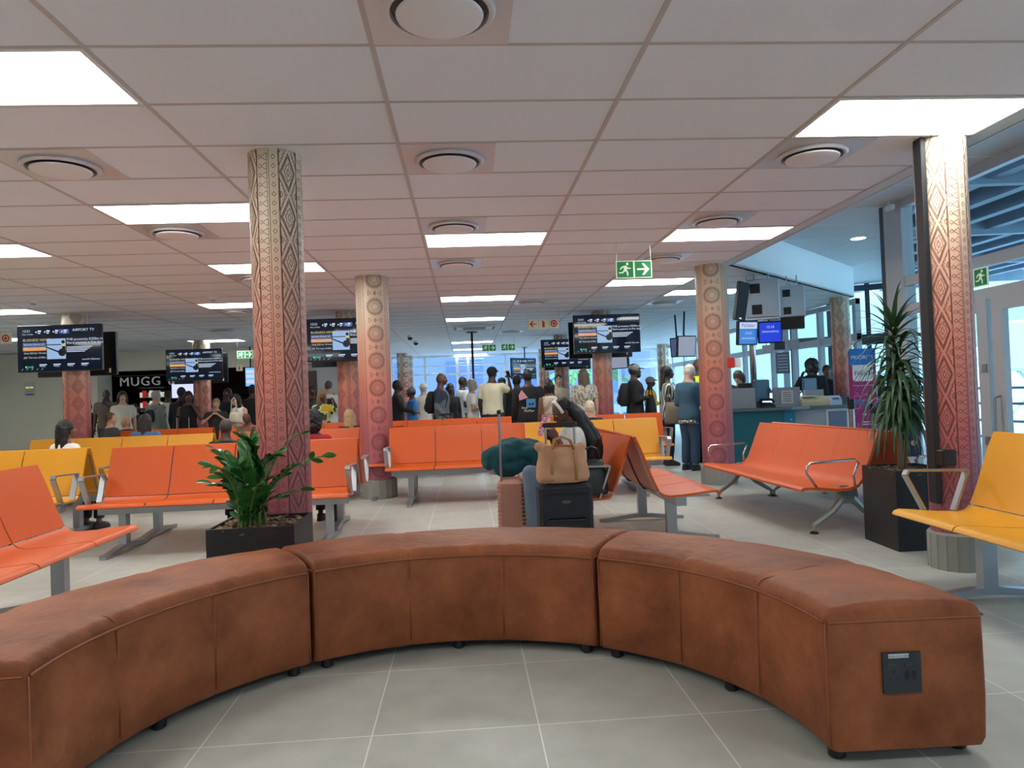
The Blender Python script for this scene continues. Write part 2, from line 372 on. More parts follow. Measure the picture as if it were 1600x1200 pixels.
# tall dark post where the facade turns away
g=G(); g.box(5.03,5.15,8.2,8.28,0,Z2,1); g.box(5.03,5.17,7.86,8.2,0,Z2,0)
g.build('trim_2',[M_frame,M_dframe])['kind']='structure'
glazing('window_2',5.15,8.2,8.9,14.3,[0,1.2,2.4,3.6,4.8,6.0,7.1],[(0,.1),(2.0,.12),(3.17,.1)],Z2,frame=M_frame)
w3=glazing('window_3',7.2,15.3,9.2,14.2,[0,.75,1.5,2.28],[(0,.08),(1.98,.22),(3.12,.12)],Z2,fw=.09,frame=M_dframe)
glazing('window_4',7.2,12.7,7.2,26.1,[0,.5,1.35,2.5,2.95,3.6,4.8,5.3,6.5,7.7,9.0,10.3,11.6,13.3],[(0,.1),(.75,.05),(1.95,.14),(2.63,.1)],CZ,fw=.11,frame=M_frame)
glazing('window_5',-2.6,26.1,7.2,26.1,[0,1.2,2.35,2.75,4.1,5.3,6.3,7.3,8.3,9.8],[(0,.1),(2.02,.06),(2.33,.04),(2.65,.08)],CZ,fw=.10,frame=M_white,glass=M_glass2)
# sliding door header with its sensor in the far glass wall
d3=bpy.data.objects.new('door_3',None); C.objects.link(d3); struct(d3)
g=G(); g.box(3.6,7.1,25.75,26.0,2.05,2.22); 
for x in (3.65,4.9,5.05,6.3,7.0): g.box(x,x+.09,25.85,25.95,0,2.05)
g.build('door_frame',M_white,d3)
g=G(); g.ell((5.35,25.72,2.03),(.09,.05,.06)); g.build('door_sensor',M_black,d3)

# ---------------- outside ----------------
M_tarmac=mat('apron_concrete',srgb(176,186,190),.9,var=.08,vscale=.4)
g=G().box(-60,140,-60,160,-.35,-.13); tag(g.build('apron_ground',M_tarmac),kind='structure')
t=thing('terminal_building','pale blue grey building standing across from the far windows','building',(1,40,0))
g=G(); g.box(-16,9.5,0,8,-.2,4.6,0); g.box(-16,9.5,-.3,0,4.4,5.2,1); g.box(-16,9.5,-.1,0,0,.5,1)
g.build('wall',[mat('blue_grey_cladding',srgb(124,134,160),.7),mat('blue_grey_trim',srgb(150,164,190),.7)],t)
for i in range(6): G().box(-14+4*i,-12+4*i,-.06,0,1.2,3.2).build('window',mat('far_window',srgb(96,116,160),.2),t)
t=thing('palm_tree','green palm outside the far window right of the turned screen','tree',(5.2,31.0,-.13))
G().tube([(0,0,0),(.05,0,1.2),(0,0,2.3)],[.16,.12,.1],10).build('trunk',mat('palm_bark',srgb(110,92,70),.9),t)
g=G()
for i in range(16):
    a=i*2.4; l=1.5+.3*math.sin(i*3); p=[]
    for q in range(7):
        s_=q/6; p.append((math.cos(a)*l*s_,math.sin(a)*l*s_,2.3+.9*s_-1.5*s_*s_))
    for q in range(6):
        for e in (-1,1):
            A=Vector(p[q]);B=Vector(p[q+1]); d=Vector((-math.sin(a),math.cos(a),-.7))*e*.35*(1-q/8)
            g.add([A,B,B+d*.9+Vector((math.cos(a)*.15,math.sin(a)*.15,0)),A+d],[(0,1,2,3)])
g.build('frond',mat('palm_green',srgb(96,150,84),.5),t)
t=thing('canopy','sloping slatted canopy roof over the walkway outside the glass doors','canopy',(5.3,0,0))
g=G()
for i in range(11): 
    x=.15+i*.75; z=3.72+i*.02
    g.box(x,x+.16,-6,19,z-.22,z)
g.prism([(0,3.74),(9,3.95),(9,4.01),(0,3.80)],'y',-6,19); g.build('roof',mat('canopy_roof',srgb(104,122,140),.6),t)
for y in (-2,2.2,7.2,12.5): G().box(8.3,8.42,y,y+.12,-.2,3.75).build('post',M_frame,t)
g=G()
for y in (-4,-1,2,5,8,11,14,17): g.prism([(0,3.45),(9,3.6),(9,3.9),(0,3.72)],'y',y,y+.12)
g.build('beam',mat('canopy_beam',srgb(120,138,154),.6),t)
t=thing('boarding_stair','pale blue box shaped stair truck parked out on the apron','vehicle',(19.0,22.0,-.13))
G().box(-1.6,1.4,-1,1,1.5,3.1,bev=.08).build('body',mat('pale_blue_panel',srgb(168,200,224),.5),t)
for y in (-.8,.8):
    g=G()
    for x in (-1,1): g.tube([(x,y,0),(-x*.6,y,1.5)],.06)
    g.build('support_frame',M_alu,t)
t=thing('guard_rail','low metal railing along the walkway outside the glass door','railing',(8.6,0,-.13))
g=G()
for z in (.35,.62,.9,1.15): g.tube([(0,-4,z),(0,19,z)],.022)
for i in range(20): g.tube([(0,-4+i*1.2,0),(0,-4+i*1.2,1.15)],.022)
g.build('rail',M_alu,t)
g=G()
random.seed(3)
for i in range(40):
    x=-60+i*5; h=1.2+2.2*noise.noise(Vector((i*.37,0,0)))+1.5
    g.prism([(x,-.3),(x+7,-.3),(x+5,h),(x+2,h*1.1)],'y',118,122)
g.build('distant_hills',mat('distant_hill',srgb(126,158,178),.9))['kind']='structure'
t=thing('hangar','long low white hangar far across the apron','building',(62,52,-.13),-.9)
G().box(-22,22,-4,4,0,3.2).build('wall',mat('hangar_wall',srgb(214,226,232),.7),t)
G().prism([(-4.4,3.2),(4.4,3.2),(0,4.3)],'x',-22.4,22.4).build('roof',mat('hangar_roof',srgb(150,178,196),.6),t)

# ---------------- patterned columns ----------------
def col_mat():
    m=bpy.data.materials.new('column_wrap'); m.use_nodes=True; n=m.node_tree; b=n.nodes['Principled BSDF']; L=n.links.new
    t=n.nodes.new('ShaderNodeTexCoord'); s=n.nodes.new('ShaderNodeSeparateXYZ'); L(t.outputs['Object'],s.inputs[0])
    q=n.nodes.new('ShaderNodeMapRange'); L(s.outputs[2],q.inputs[0]); q.inputs[1].default_value=0; q.inputs[2].default_value=2.75
    r=n.nodes.new('ShaderNodeValToRGB'); L(q.outputs[0],r.inputs[0]); e=r.color_ramp.elements
    e[0].position=.05; e[0].color=(*srgb(166,94,112),1); e[1].position=1; e[1].color=(*srgb(226,208,184),1)
    for p,c in ((.3,(186,102,106)),(.52,(212,132,112)),(.70,(214,164,140)),(.84,(222,198,172))):
        k=e.new(p); k.color=(*srgb(*c),1)
    L(r.outputs[0],b.inputs['Base Color']); b.inputs['Roughness'].default_value=.45
    return m
M_col=col_mat(); M_line=mat('column_line',srgb(104,58,54),.5)
def column_pattern(kind,R,z0,z1):
    """line drawing of the wrap as polylines (u along the girth, z)"""
    out=[]; Cc=2*PI*R
    def zig(x,za,zb,amp,st,vert=True):
        n=max(2,int((zb-za)/st)); return [(x+(amp if i%2 else 0),za+(zb-za)*i/n) for i in range(n+1)]
    if kind=='A':
        n=4; P=Cc/n
        for c in range(n):
            u=c*P
            for x in (.0,.006,.078*P/.243,.131*P/.243,.137*P/.243): out.append([(u+x,z0),(u+x,z1)])
            z=z0
            while z<z1-.05:   # loops and little diamonds
                a=u+.012
                out.append([(a,z+.028),(a+.012,z+.016),(a+.022,z+.026),(a+.056,z+.004),(a+.056,z+.05),(a+.022,z+.028),(a+.012,z+.042),(a,z+.028)])
                d=u+.104*P/.243; out.append([(d-.012,z+.028),(d,z+.014),(d+.012,z+.028),(d,z+.042),(d-.012,z+.028)]); z+=.056
            z=z0-.1; m=u+(.190)*P/.243; hw=.051*P/.243
            while z<z1+.1:
                for k in (1.,.9,.8): out.append([(m-hw*k,z),(m,z+.118*k),(m+hw*k*.88,z),(m,z-.118*k),(m-hw*k,z)])
                zz=[]; 
                for sx,sz in ((1,1),(1,-1),(-1,-1),(-1,1)):
                    for q in range(5):
                        f=q/5; X,Zc=(f,1-f) if sx*sz>0 else (1-f,f); 
                        bb=.56 if q%2 else .40
                        zz.append((m+sx*hw*bb*X*1.1,z+sz*.118*bb*Zc*1.1))
                zz.append(zz[0]); out.append(zz)
                out.append([(m-.010,z),(m,z+.024),(m+.010,z),(m,z-.024),(m-.010,z)])
                tz=z+.136
                for e,tx in ((1,m-hw-.004),(-1,m+hw+.004)):
                    out.append([(tx,tz-.10),(tx+e*hw*.86,tz),(tx,tz+.10),(tx,tz-.10)])
                    out.append([(tx+e*(.006+(.024*(1-abs(i-7)/7))+(.008 if i%2 else 0)),tz-.078+i*.0112) for i in range(15)])
                    out.append([(tx+e*.006,tz-.020),(tx+e*.019,tz),(tx+e*.006,tz+.020),(tx+e*.006,tz-.020)])
                z+=.272
    elif kind=='B':
        n=3; P=Cc/n
        for c in range(n):
            u=c*P; m=u+.125
            def circ(x,z,r,k=20): return [(x+r*math.cos(2*PI*i/k),z+r*math.sin(2*PI*i/k)) for i in range(k+1)]
            z=z0+.12
            while z<z1+.1:
                for r in (.036,.052): out.append(circ(m,z,r))
                for i in range(22):
                    a=2*PI*i/22; ca,sa=math.cos(a),math.sin(a); r1,r2=(.064,.088); ta=.16
                    out.append([(m+r1*ca,z+r1*sa),(m+r2*math.cos(a-ta*.8),z+r2*math.sin(a-ta*.8)),(m+r2*math.cos(a+ta*.8),z+r2*math.sin(a+ta*.8)),(m+r1*ca,z+r1*sa)])
                    a+=PI/22; r1,r2=.112,.092
                    out.append([(m+r1*math.cos(a),z+r1*math.sin(a)),(m+r2*math.cos(a-ta*.6),z+r2*math.sin(a-ta*.6)),(m+r2*math.cos(a+ta*.6),z+r2*math.sin(a+ta*.6)),(m+r1*math.cos(a),z+r1*math.sin(a))])
                for k in (1,.5): out.append([(m-.018*k,z+.165),(m,z+.165+.026*k),(m+.018*k,z+.165),(m,z+.165-.026*k),(m-.018*k,z+.165)])
                for e in (-1,1): out.append([(m+e*.045,z+.165),(m+e*.082,z+.135),(m+e*.082,z+.195),(m+e*.045,z+.165)])
                z+=.33
            for x in (.25,.275): out.append(zig(u+x,z0,z1,.018,.03))
            for x in (.305,.345,.385):
                if x<P/1.0-.01:
                    out.append(zig(u+x,z0,z1,.03,.045)); out.append([(a+0.0,b) for a,b in zig(u+x+.03,z0,z1,-.03,.045)])
    else:
        n=4; P=Cc/n
        for c in range(n):
            u=c*P; m=u+P*.36; z=z0
            while z<z1+.1:
                for k in (1,.78,.55,.3): out.append([(m-P*.3*k,z),(m,z+.13*k),(m+P*.3*k,z),(m,z-.13*k),(m-P*.3*k,z)])
                z+=.27
            out.append(zig(u+P*.72,z0,z1,.03,.05)); out.append(zig(u+P*.80,z0,z1,.03,.05)); out.append(zig(u+P*.88,z0,z1,.03,.05))
    return out
def ribbons(g,polys,R,z0,z1,w,mi,mirror=False):
    r=R+.0012
    for pl in polys:
        for (a,b),(c,d) in zip(pl[:-1],pl[1:]):
            if max(b,d)<=z0 or min(b,d)>=z1: continue
            if b<z0 or d<z0 or b>z1 or d>z1:
                # clip to the wrap
                def cl(a,b,c,d,zz): t=(zz-b)/(d-b); return a+(c-a)*t,zz
                if b<z0: a,b=cl(a,b,c,d,z0)
                if d<z0: c,d=cl(a,b,c,d,z0)
                if b>z1: a,b=cl(a,b,c,d,z1)
                if d>z1: c,d=cl(a,b,c,d,z1)
            L=math.hypot(c-a,d-b)
            if L<1e-6: continue
            nx,ny=-(d-b)/L*w/2,(c-a)/L*w/2; k=max(1,int(abs(c-a)/.02)+1)
            vs=[]
            for i in range(k+1):
                t=i/k; u,z=a+(c-a)*t,b+(d-b)*t
                for s_ in (1,-1):
                    th=(u+s_*nx)/R*(-1 if mirror else 1)-PI/2
                    vs.append((r*math.cos(th),r*math.sin(th),z+s_*ny))
            g.add(vs,[(2*i,2*i+1,2*i+3,2*i+2) for i in range(k)],mi)
colcache={}
def column(x,y,kind,R,rot,w,label,ztop=CZ,mirror=False):
    t=thing('column',label,'column',(x,y,0),rot,'patterned hall columns')
    key=(kind,R,w,mirror,ztop)
    if key not in colcache:
        g=G(); prof=[(R,.22+(ztop-.22)*i/12) for i in range(13)]; g.lathe(prof,40,0)
        ribbons(g,column_pattern(kind,R,.24,ztop-.01),R,.24,ztop-.004,w,1,mirror)
        me=g.mesh('wrap',[M_col,M_line],30)
        b=R*1.13; g=G(); g.lathe([(b,0),(b,.22),(b-.008,.232),(R*.9,.233)],18)
        for k in range(18):
            a=2*PI*k/18; g.box(b*math.cos(a)-.003,b*math.cos(a)+.003,b*math.sin(a)-.003,b*math.sin(a)+.003,0,.22)
        colcache[key]=(me,g.mesh('collar',[M_concrete]))
    a,b=colcache[key]
    for nme,me in (('wrapped_shaft',a),('concrete_collar',b)):
        o=bpy.data.objects.new(nme,me); C.objects.link(o); o.parent=t
    return t
column(-1.12,4.50,'A',.157,-.49,.0024,'patterned pillar rising behind the black planter, left foreground')
column(3.10,4.41,'A',.150,-.45,.0024,'patterned pillar at right with a black strip along its side')
column(-1.11,9.02,'B',.200,-.35,.0036,'sun patterned pillar left of the middle orange bench')
column(3.14,8.84,'B',.195,.30,.0036,'sun patterned pillar beside the check-in desk with red call point',mirror=True)
column(-6.1,11.75,'C',.19,0.,.0058,'pillar under the leftmost pair of screens')
column(-1.97,12.4,'C',.185,.4,.0058,'pillar peeking between the left and sun patterned pillars')
column(2.62,13.5,'C',.185,.3,.0055,'pillar under the screen in the right middle of the hall')
column(-6.07,17.1,'C',.19,.2,.008,'pillar in front of the coffee shop sign')
column(2.55,18.7,'C',.19,.2,.008,'reddish pillar under the lower screen of the middle')
column(-2.05,24.1,'B',.17,.2,.009,'slim far pillar at the left of the far windows')
column(-2.0,25.7,'C',.19,.2,.009,'brownish far pillar just right of the slim one by the far windows')
column(2.72,24.4,'C',.17,.2,.009,'pale far pillar beside the palm seen through the window')
column(6.75,24.0,'C',.19,.2,.009,'far pillar behind the woman in the striped shirt')
column(6.78,12.5,'C',.16,.5,.0055,'pillar at the outer corner of the white bulkhead by the banner')

# ---------------- curved leather bench in three blocks ----------------
OC=(-.09,2.24); RI,RO=1.19,1.70
def ottoman(a0,a1,label,socket=False):
    t=thing('leather_ottoman',label,'bench',(OC[0],OC[1],0),0,'curved brown leather bench blocks')
    zb,zt=.045,.50; W=RO-RI
    # cross-section (offset from the inner face, height)
    prof=[(0.012,zb),(0,zb+.02),(-.006,.2),(-.006,.32),(0,.42)]
    for i in range(6): q=PI/2*i/5; prof.append((.045-.045*math.cos(q),.447+.045*math.sin(q)))
    prof+=[(.12,.503),(.25,.510),(W-.12,.503)]
    for i in range(6): q=PI/2*i/5; prof.append((W-.045+.045*math.sin(q),.447+.045*math.cos(q)))
    prof+=[(W,.42),(W+.006,.30),(W+.006,.2),(W,zb+.02),(W-.012,zb)]
    cx=W/2; cz=.28; rm=(RI+RO)/2; arc=abs(a1-a0)*rm; N=48; vs=[];fs=[]; n=len(prof)
    ss=[]; rc=.024
    for i in range(7): ss.append(rc*(1-math.cos(PI/2*i/6)))
    m=40; ss+=[rc+(arc-2*rc)*i/m for i in range(1,m)]
    ss+=[arc-x for x in reversed(ss[:7])]
    for s_ in ss:
        d=min(s_,arc-s_,rc); e=rc-math.sqrt(max(0,rc*rc-(rc-d)**2)); th=a0+(a1-a0)*s_/arc
        # slight puckers at the panel seams
        f=s_/arc; seam=min(abs(f-1/3),abs(f-2/3))*arc; pk=.006*math.exp(-(seam/.012)**2)
        for (x,z) in prof:
            dx,dz=cx-x,cz-z; L=math.hypot(dx,dz); 
            xx=x+math.copysign(min(e+pk*.6,abs(dx)),dx) if abs(dx)>.19 else x
            zz=z-min(e,.03)-pk if z>.40 else z
            bl=.004*noise.noise(Vector((th*4,x*6,z*6)))+.0022*noise.noise(Vector((th*16,x*22,z*14)))
            if z>.44: bl+=.0030*noise.noise(Vector((th*34,x*9,1)))*max(0,noise.noise(Vector((th*3,7,2)))+.25)
            r=RI+xx+(bl if x>cx else -bl); vs.append((r*math.cos(th),r*math.sin(th),zz+(bl if z>.44 else 0)))
    M=len(ss)
    for i in range(M-1):
        for k in range(n-1): fs.append((i*n+k,(i+1)*n+k,(i+1)*n+k+1,i*n+k+1))
        fs.append((i*n+n-1,(i+1)*n+n-1,(i+1)*n,i*n))
    fs+=[tuple(range(n)),tuple(range(M*n-1,(M-1)*n-1,-1))]
    G().add(vs,fs).build('upholstery',M_leather,t,50)
    def pt(f,x,z): th=a0+(a1-a0)*f; r=RI+x; return (r*math.cos(th),r*math.sin(th),z)
    g=G()
    g.tube([pt(.008+.984*i/40,-.0035,.448) for i in range(41)],.0042,6); g.tube([pt(.008+.984*i/40,W+.0035,.448) for i in range(41)],.0042,6)
    for f in (0,1):
        o_=.0015/arc*(-1 if f==0 else 1); g.tube([pt(f+o_,.014+(W-.028)*i/14,.448) for i in range(15)],.0032,6)
        s3=.3*rc/arc; ff=s3 if f==0 else 1-s3
        for xx in (.286*rc-.0065,): g.tube([pt(ff,xx,z) for z in (.055,.15,.25,.35,.446)],.0026,6)
    def sf(x): 
        x=min(x,W-x); return .447+math.sqrt(max(0,.045**2-(.045-x)**2)) if x<.045 else .492+.018*min(1,(x-.045)/.2)
    xs_=[.006,.012,.022,.035,.05]+[.05+(W-.10)*i/8 for i in range(1,8)]+[W-.05,W-.035,W-.022,W-.012,W-.006]
    for f in (1/3,2/3):
        for o in (-.003,.003):
            g.tube([pt(f+o/2,-.004,.07),pt(f+o/2,-.004,.25),pt(f+o/2,-.002,.44)],.0016,5)
            g.tube([pt(f+o/2,x_,sf(x_)-.0048) for x_ in xs_],.0016,5)
    g.build('seam',M_stitch,t,True)
    for f,x in ((.05,.05),(.5,.05),(.95,.05),(.05,W-.05),(.5,W-.05),(.95,W-.05)):
        c=pt(f,x,0); G().lathe([(.020,0),(.027,.006),(.027,.042),(.022,.050)],14,c=(c[0],c[1])).build('foot',M_black,t,30)
    g=G()
    for f in (.03,.5,.97):
        pass
    vs=[pt(.03+.94*i/20,x,z) for z in (.034,.056) for x in (.03,W-.03) for i in range(21)]
    fs=[]
    for q in (0,42):
        for i in range(20): fs.append((q+i,q+i+1,q+21+i+1,q+21+i))
    for q in (0,21):
        for i in range(20): fs.append((q+i,q+i+1,q+42+i+1,q+42+i))
    G().add(vs,fs).build('base_board',M_black,t)
    if socket:
        # on the end face a0 side (faces the viewer)
        s=bpy.data.objects.new('socket_plate',None)
        g=G(); th=a0; R0=RI+.235
        g.M=Matrix.Rotation(th,4,'Z')@Matrix.Translation((R0,-.0055,.285))@Matrix.Rotation(PI/2,4,'X')
        g.box(-.061,.061,-.064,.064,-.012,.002,0)
        rect(g,-.043,.022,.047,.060,1,.003); text(g,'DB-BLS/ESC/BBBAR/P1',-.041,.050,.0085,2,.0035)
        rect(g,-.045,-.018,.022,.030,3,.003); rect(g,.006,.010,.018,.030,2,.003); rect(g,.014,.034,.022,.030,3,.003)
        disc(g,-.028,.005,.0052,2,.003); disc(g,-.040,-.020,.0036,2,.003); disc(g,-.016,-.020,.0036,2,.003)
        for x in (.014,.037): poly(g,[(x-.008,-.016),(x,-.026),(x+.008,-.016),(x+.008,.000),(x,.009),(x-.008,.0)],2,.003)
        o=g.build('power_socket',[mat('socket_grey',srgb(44,46,52),.5),mat('label_white',srgb(206,208,212),.6),M_black,mat('socket_detail',srgb(58,60,66),.5)],t)
        o['label']='dark grey power socket plate with white strip label'
    return t
D=math.radians
ottoman(D(-2),D(56.6),'right block of the curved brown leather bench with a power socket in its end',True)
ottoman(D(57.4),D(121),'middle block of the curved brown leather bench')
ottoman(D(121.8),D(184),'left block of the curved brown leather bench, cut by the frame')

# ---------------- rows of seats ----------------
PF=[(0.0,.405),(.012,.423),(.04,.432),(.14,.424),(.28,.410),(.40,.405),(.445,.415),(.472,.437)]          # seat pan
PB=[(.476,.443),(.502,.50),(.531,.57),(.563,.66),(.600,.76),(.642,.858)]                               # backrest
def slab(prof,th,x0,x1,g,waist=0.):
    n=len(prof); top=[];bot=[]
    for i,(y,z) in enumerate(prof):
        a=Vector(prof[max(0,i-1)]);b=Vector(prof[min(n-1,i+1)]); d=(b-a).normalized(); nr=Vector((d.y,-d.x))
        top.append((y,z)); bot.append((y+nr.x*th,z+nr.y*th))
    segs=6; vs=[]
    for lst in (top,bot):
        for i,(y,z) in enumerate(lst):
            for k in range(segs+1):
                u=k/segs; x=x0+(x1-x0)*u; ed=(2*u-1)**4*.010
                vs.append((x,y,z-ed*0+(.010*(2*u-1)**2 if lst is not None and waist else 0)))
    fs=[]; w_=segs+1; o=n*w_
    for i in range(n-1):
        for k in range(segs):
            fs.append((i*w_+k,i*w_+k+1,(i+1)*w_+k+1,(i+1)*w_+k)); fs.append((o+i*w_+k,o+(i+1)*w_+k,o+(i+1)*w_+k+1,o+i*w_+k+1))
        fs.append((i*w_,(i+1)*w_,o+(i+1)*w_,o+i*w_)); fs.append((i*w_+segs,o+i*w_+segs,o+(i+1)*w_+segs,(i+1)*w_+segs))
    for k in range(segs):
        fs.append((k,o+k,o+k+1,k+1)); i=(n-1)*w_; fs.append((i+k,i+k+1,o+i+k+1,o+i+k))
    g.add(vs,fs)
seatcache={}
def seat_meshes(m,wd):
    k=(m.name,round(wd,3))
    if k not in seatcache:
        g=G(); slab(PF,.016,.006,wd-.006,g); a=g.mesh('seat',[m],40)
        g=G(); slab(PB,.015,.005,wd-.005,g); b=g.mesh('backrest',[m],40)
        seatcache[k]=(a,b)
    return seatcache[k]
def arm_mesh():
    g=G()
    def bar(p,q,t,w_):  # flat bar from p to q in the y-z plane
        p=Vector(p);q=Vector(q);d=(q-p).normalized();n=Vector((d.y,-d.x))*t/2
        g.prism([(p.x+n.x,p.y+n.y),(q.x+n.x,q.y+n.y),(q.x-n.x,q.y-n.y),(p.x-n.x,p.y-n.y)],'x',-w_/2,w_/2)
    bar((.20,.40),(.085,.625),.014,.045); bar((.085,.625),(.10,.652),.014,.045); bar((.10,.652),(.46,.640),.012,.045); bar((.46,.640),(.37,.41),.014,.045)
    return g.mesh('armrest',[M_alu])
ARM=arm_mesh()
def bench(name_loc,rz,n,wd,m,label,arms=(0,-1),double=None,group='ladder',legs=None,h=1.):
    """seats run along +x from the origin, sitters look towards -y; returns the root"""
    t=thing('beam_seating',label,'bench',(*name_loc,0),rz,group)
    sm,bm=seat_meshes(m,wd); W=n*wd
    for i in range(n):
        for nme,me in (('seat',sm),('backrest',bm)):
            o=bpy.data.objects.new(nme,me); C.objects.link(o); o.parent=t; o.location=(i*wd,0,0)
    g=G().box(.05,W-.05,.26,.34,.315,.385); 
    for i in range(n+1):
        x=min(max(i*wd,.03),W-.03); q=G()
        q.prism([(.08,.385),(.46,.385),(.49,.42),(.55,.55),(.60,.69),(.632,.79),(.622,.79),(.585,.69),(.535,.565),(.485,.45),(.44,.400),(.10,.402)],'x',x-.008,x+.008); q.build('support_rib',M_alu if i in (0,n) else M_dframe,t)  # inner ribs extended and coloured dark to put shade in the seat gaps
    g.build('beam',M_alu,t)
    for x in (legs or (.32,W-.32)):
        g=G(); g.box(x-.03,x+.03,.26,.34,.03,.315)
        g.prism([(-.08,.0),(-.08,.028),(.0,.034),(.22,.062),(.38,.062),(.62,.034),(.70,.028),(.70,0),(.62,0),(.36,.026),(.24,.026),(.0,0)],'x',x-.028,x+.028)
        g.build('leg',M_alu,t)
    for a in arms:
        x={0:.012,-1:W-.012}.get(a,a*wd)
        o=bpy.data.objects.new('armrest',ARM); C.objects.link(o); o.parent=t; o.location=(x,0,0)
    if h!=1: t.scale=(1,1,h)
    return t
def back_to_back(x,y,rz,n,wd,m,l1,l2,gap=.04,m2=None,arms=(0,-1),arms2=(0,-1),group='ladder',h=1.,legs=None):
    a=bench((x,y),rz,n,wd,m,l1,arms,group=group,h=h,legs=legs)
    R=Matrix.Rotation(rz,3,'Z'); p=R@Vector((n*wd,2*.66+gap,0))
    b=bench((x+p.x,y+p.y),rz+PI,n,wd,m2 or m,l2,arms2,group=group,h=h,legs=legs)
    return a,b
GO='orange waiting room benches'; GY_='yellow waiting room benches'
bench((-2.20,2.72),PI/2,4,.5625,M_orange,'orange bench at the left frame edge with its seats turned right',arms=(),group=GO,legs=(.5,1.85))
back_to_back(-3.19,6.06,0,4,.548,M_orange,'four seat orange bench behind the black planter, facing the viewer','orange bench back to back behind the four seat one at the planter',group=GO,legs=(.25,1.98),arms=(0,-1))
back_to_back(-5.76,6.30,0,4,.56,M_yellow,'yellow bench left of the four seat orange bench, woman with black hair behind it','yellow bench back to back behind the near left yellow one',group=GY_,arms2=(0,-1))
back_to_back(-5.45,8.75,0,4,.56,M_yellow,'yellow bench farther back, left, in front of the woman in blue','yellow bench on which the woman in blue sits',group=GY_)
back_to_back(-3.05,8.75,0,4,.56,M_orange,'orange bench behind the man with the shaved head','orange bench facing away, beyond the man with the shaved head',group=GO)
bench((-7.9,9.0),0,3,.56,M_orange,'orange bench at the far left frame edge under the screens',group=GO)
back_to_back(-5.80,11.4,0,3,.56,M_orange,'orange bench of the couple in dark clothes by the leftmost pillar','orange bench behind the couple by the leftmost pillar',group=GO)
bench((-4.02,11.4),0,4,.56,M_orange,'orange bench half hidden before the waiting crowd at left',group=GO)
back_to_back(-.93,8.10,0,3,.555,M_orange,'middle orange three seat bench facing the viewer','orange bench back to back behind the middle three seat one',group=GO,legs=(.27,1.4))
bench((-1.50,11.0),0,4,.56,M_orange,'far orange bench in front of the man with the trolley case',group=GO)
back_to_back(.70,8.06,0,3,.545,M_yellow,'yellow bench facing the viewer behind the woman with the headband','yellow bench back to back with the one behind the headband woman',group=GY_,legs=(.27,1.3))
bench((1.25,10.0),0,3,.56,M_orange,'orange bench just beyond the centre yellow one, by the striped shirt woman',group=GO)
# the angled pair near the suitcases
bench((.30,6.88),-PI/2+.19,3,.55,M_orange,'orange bench seen from its end on which the headband woman sits',arms=(0,-1),group=GO,legs=(.35,1.35))
bench((1.90,5.30),PI/2,3,.56,M_orange,'orange bench turned right whose empty seats shine in daylight',arms=(),group=GO,legs=(.35,1.3))
bench((2.50,4.13),-PI/2-.03,4,.56,M_yellow,'yellow bench at the right frame edge in front of the pillar',arms=(0,),group=GY_,legs=(.38,1.8),h=1.02)

# the moulded orange pair with splayed legs
def moulded(x,y,rz,n,wd,label):
    t=thing('moulded_seating',label,'bench',(x,y,0),rz)
    prof=[(-.01,.35),(-.012,.366),(.0,.378),(.03,.384),(.15,.378),(.29,.362),(.39,.362),(.46,.384),(.50,.43),(.535,.51),(.575,.61),(.615,.71),(.655,.800)]
    W=n*wd; DD=1.46
    for side in (0,1):
        T=Matrix.Identity(4) if side==0 else Matrix.Translation((W,DD,0))@Matrix.Rotation(PI,4,'Z')
        for i in range(n):
            g=G(); g.M=T; slab(prof,.022,i*wd+.0012,(i+1)*wd-.0012,g); g.build('seat_shell',M_orange,t,45)
        g=G(); g.M=T; g.box(.05,W-.05,.38,.46,.28,.34); g.build('beam',M_alu,t)
        for x_ in (.06+.07*side,W-.09+.0*side):
            g=G(); g.M=T; g.prism([(.35,.375),(.49,.375),(.505,.29),(.48,.23),(.36,.23),(.335,.29)],'x',x_-.02,x_+.02)
            g.prism([(.42+.055*math.cos(PI/3*k),.300+.05*math.sin(PI/3*k)) for k in range(6)],'x',x_-.030,x_+.030)
            for e0,e1 in ((-.04,-.29),(.04,.30)):
                g.tube([(x_,.42+e0,.27),(x_,.42+e0+(e1-e0)*.35,.17),(x_,.42+e0+(e1-e0)*.88,.085),(x_,.42+e1,.065),(x_,.42+e1,.02)],[.032,.026,.020,.018,.014],8)
            g.build('leg',mat('grey_green_frame',srgb(150,156,150),.4,.4),t)
            for e1 in (-.29,.30):
                g=G(); g.M=T@Matrix.Translation((x_,.42+e1,0)); g.lathe([(.036,0),(.036,.008),(.014,.02),(.012,.03)],14); g.build('foot_pad',M_black,t)
        for x_ in (.02,W-.02):
            g=G(); g.M=T; g.tube([(x_,.14,.365),(x_,.05,.49),(x_,.055,.545),(x_,.085,.57),(x_,.46,.585),(x_,.49,.56),(x_,.44,.46),(x_,.45,.37)],.0105,8); g.build('armrest',M_steel,t,True)
    return t
moulded(2.56,7.68,-PI/2+.03,4,.54,'double sided moulded orange bench on splayed legs with black pads')
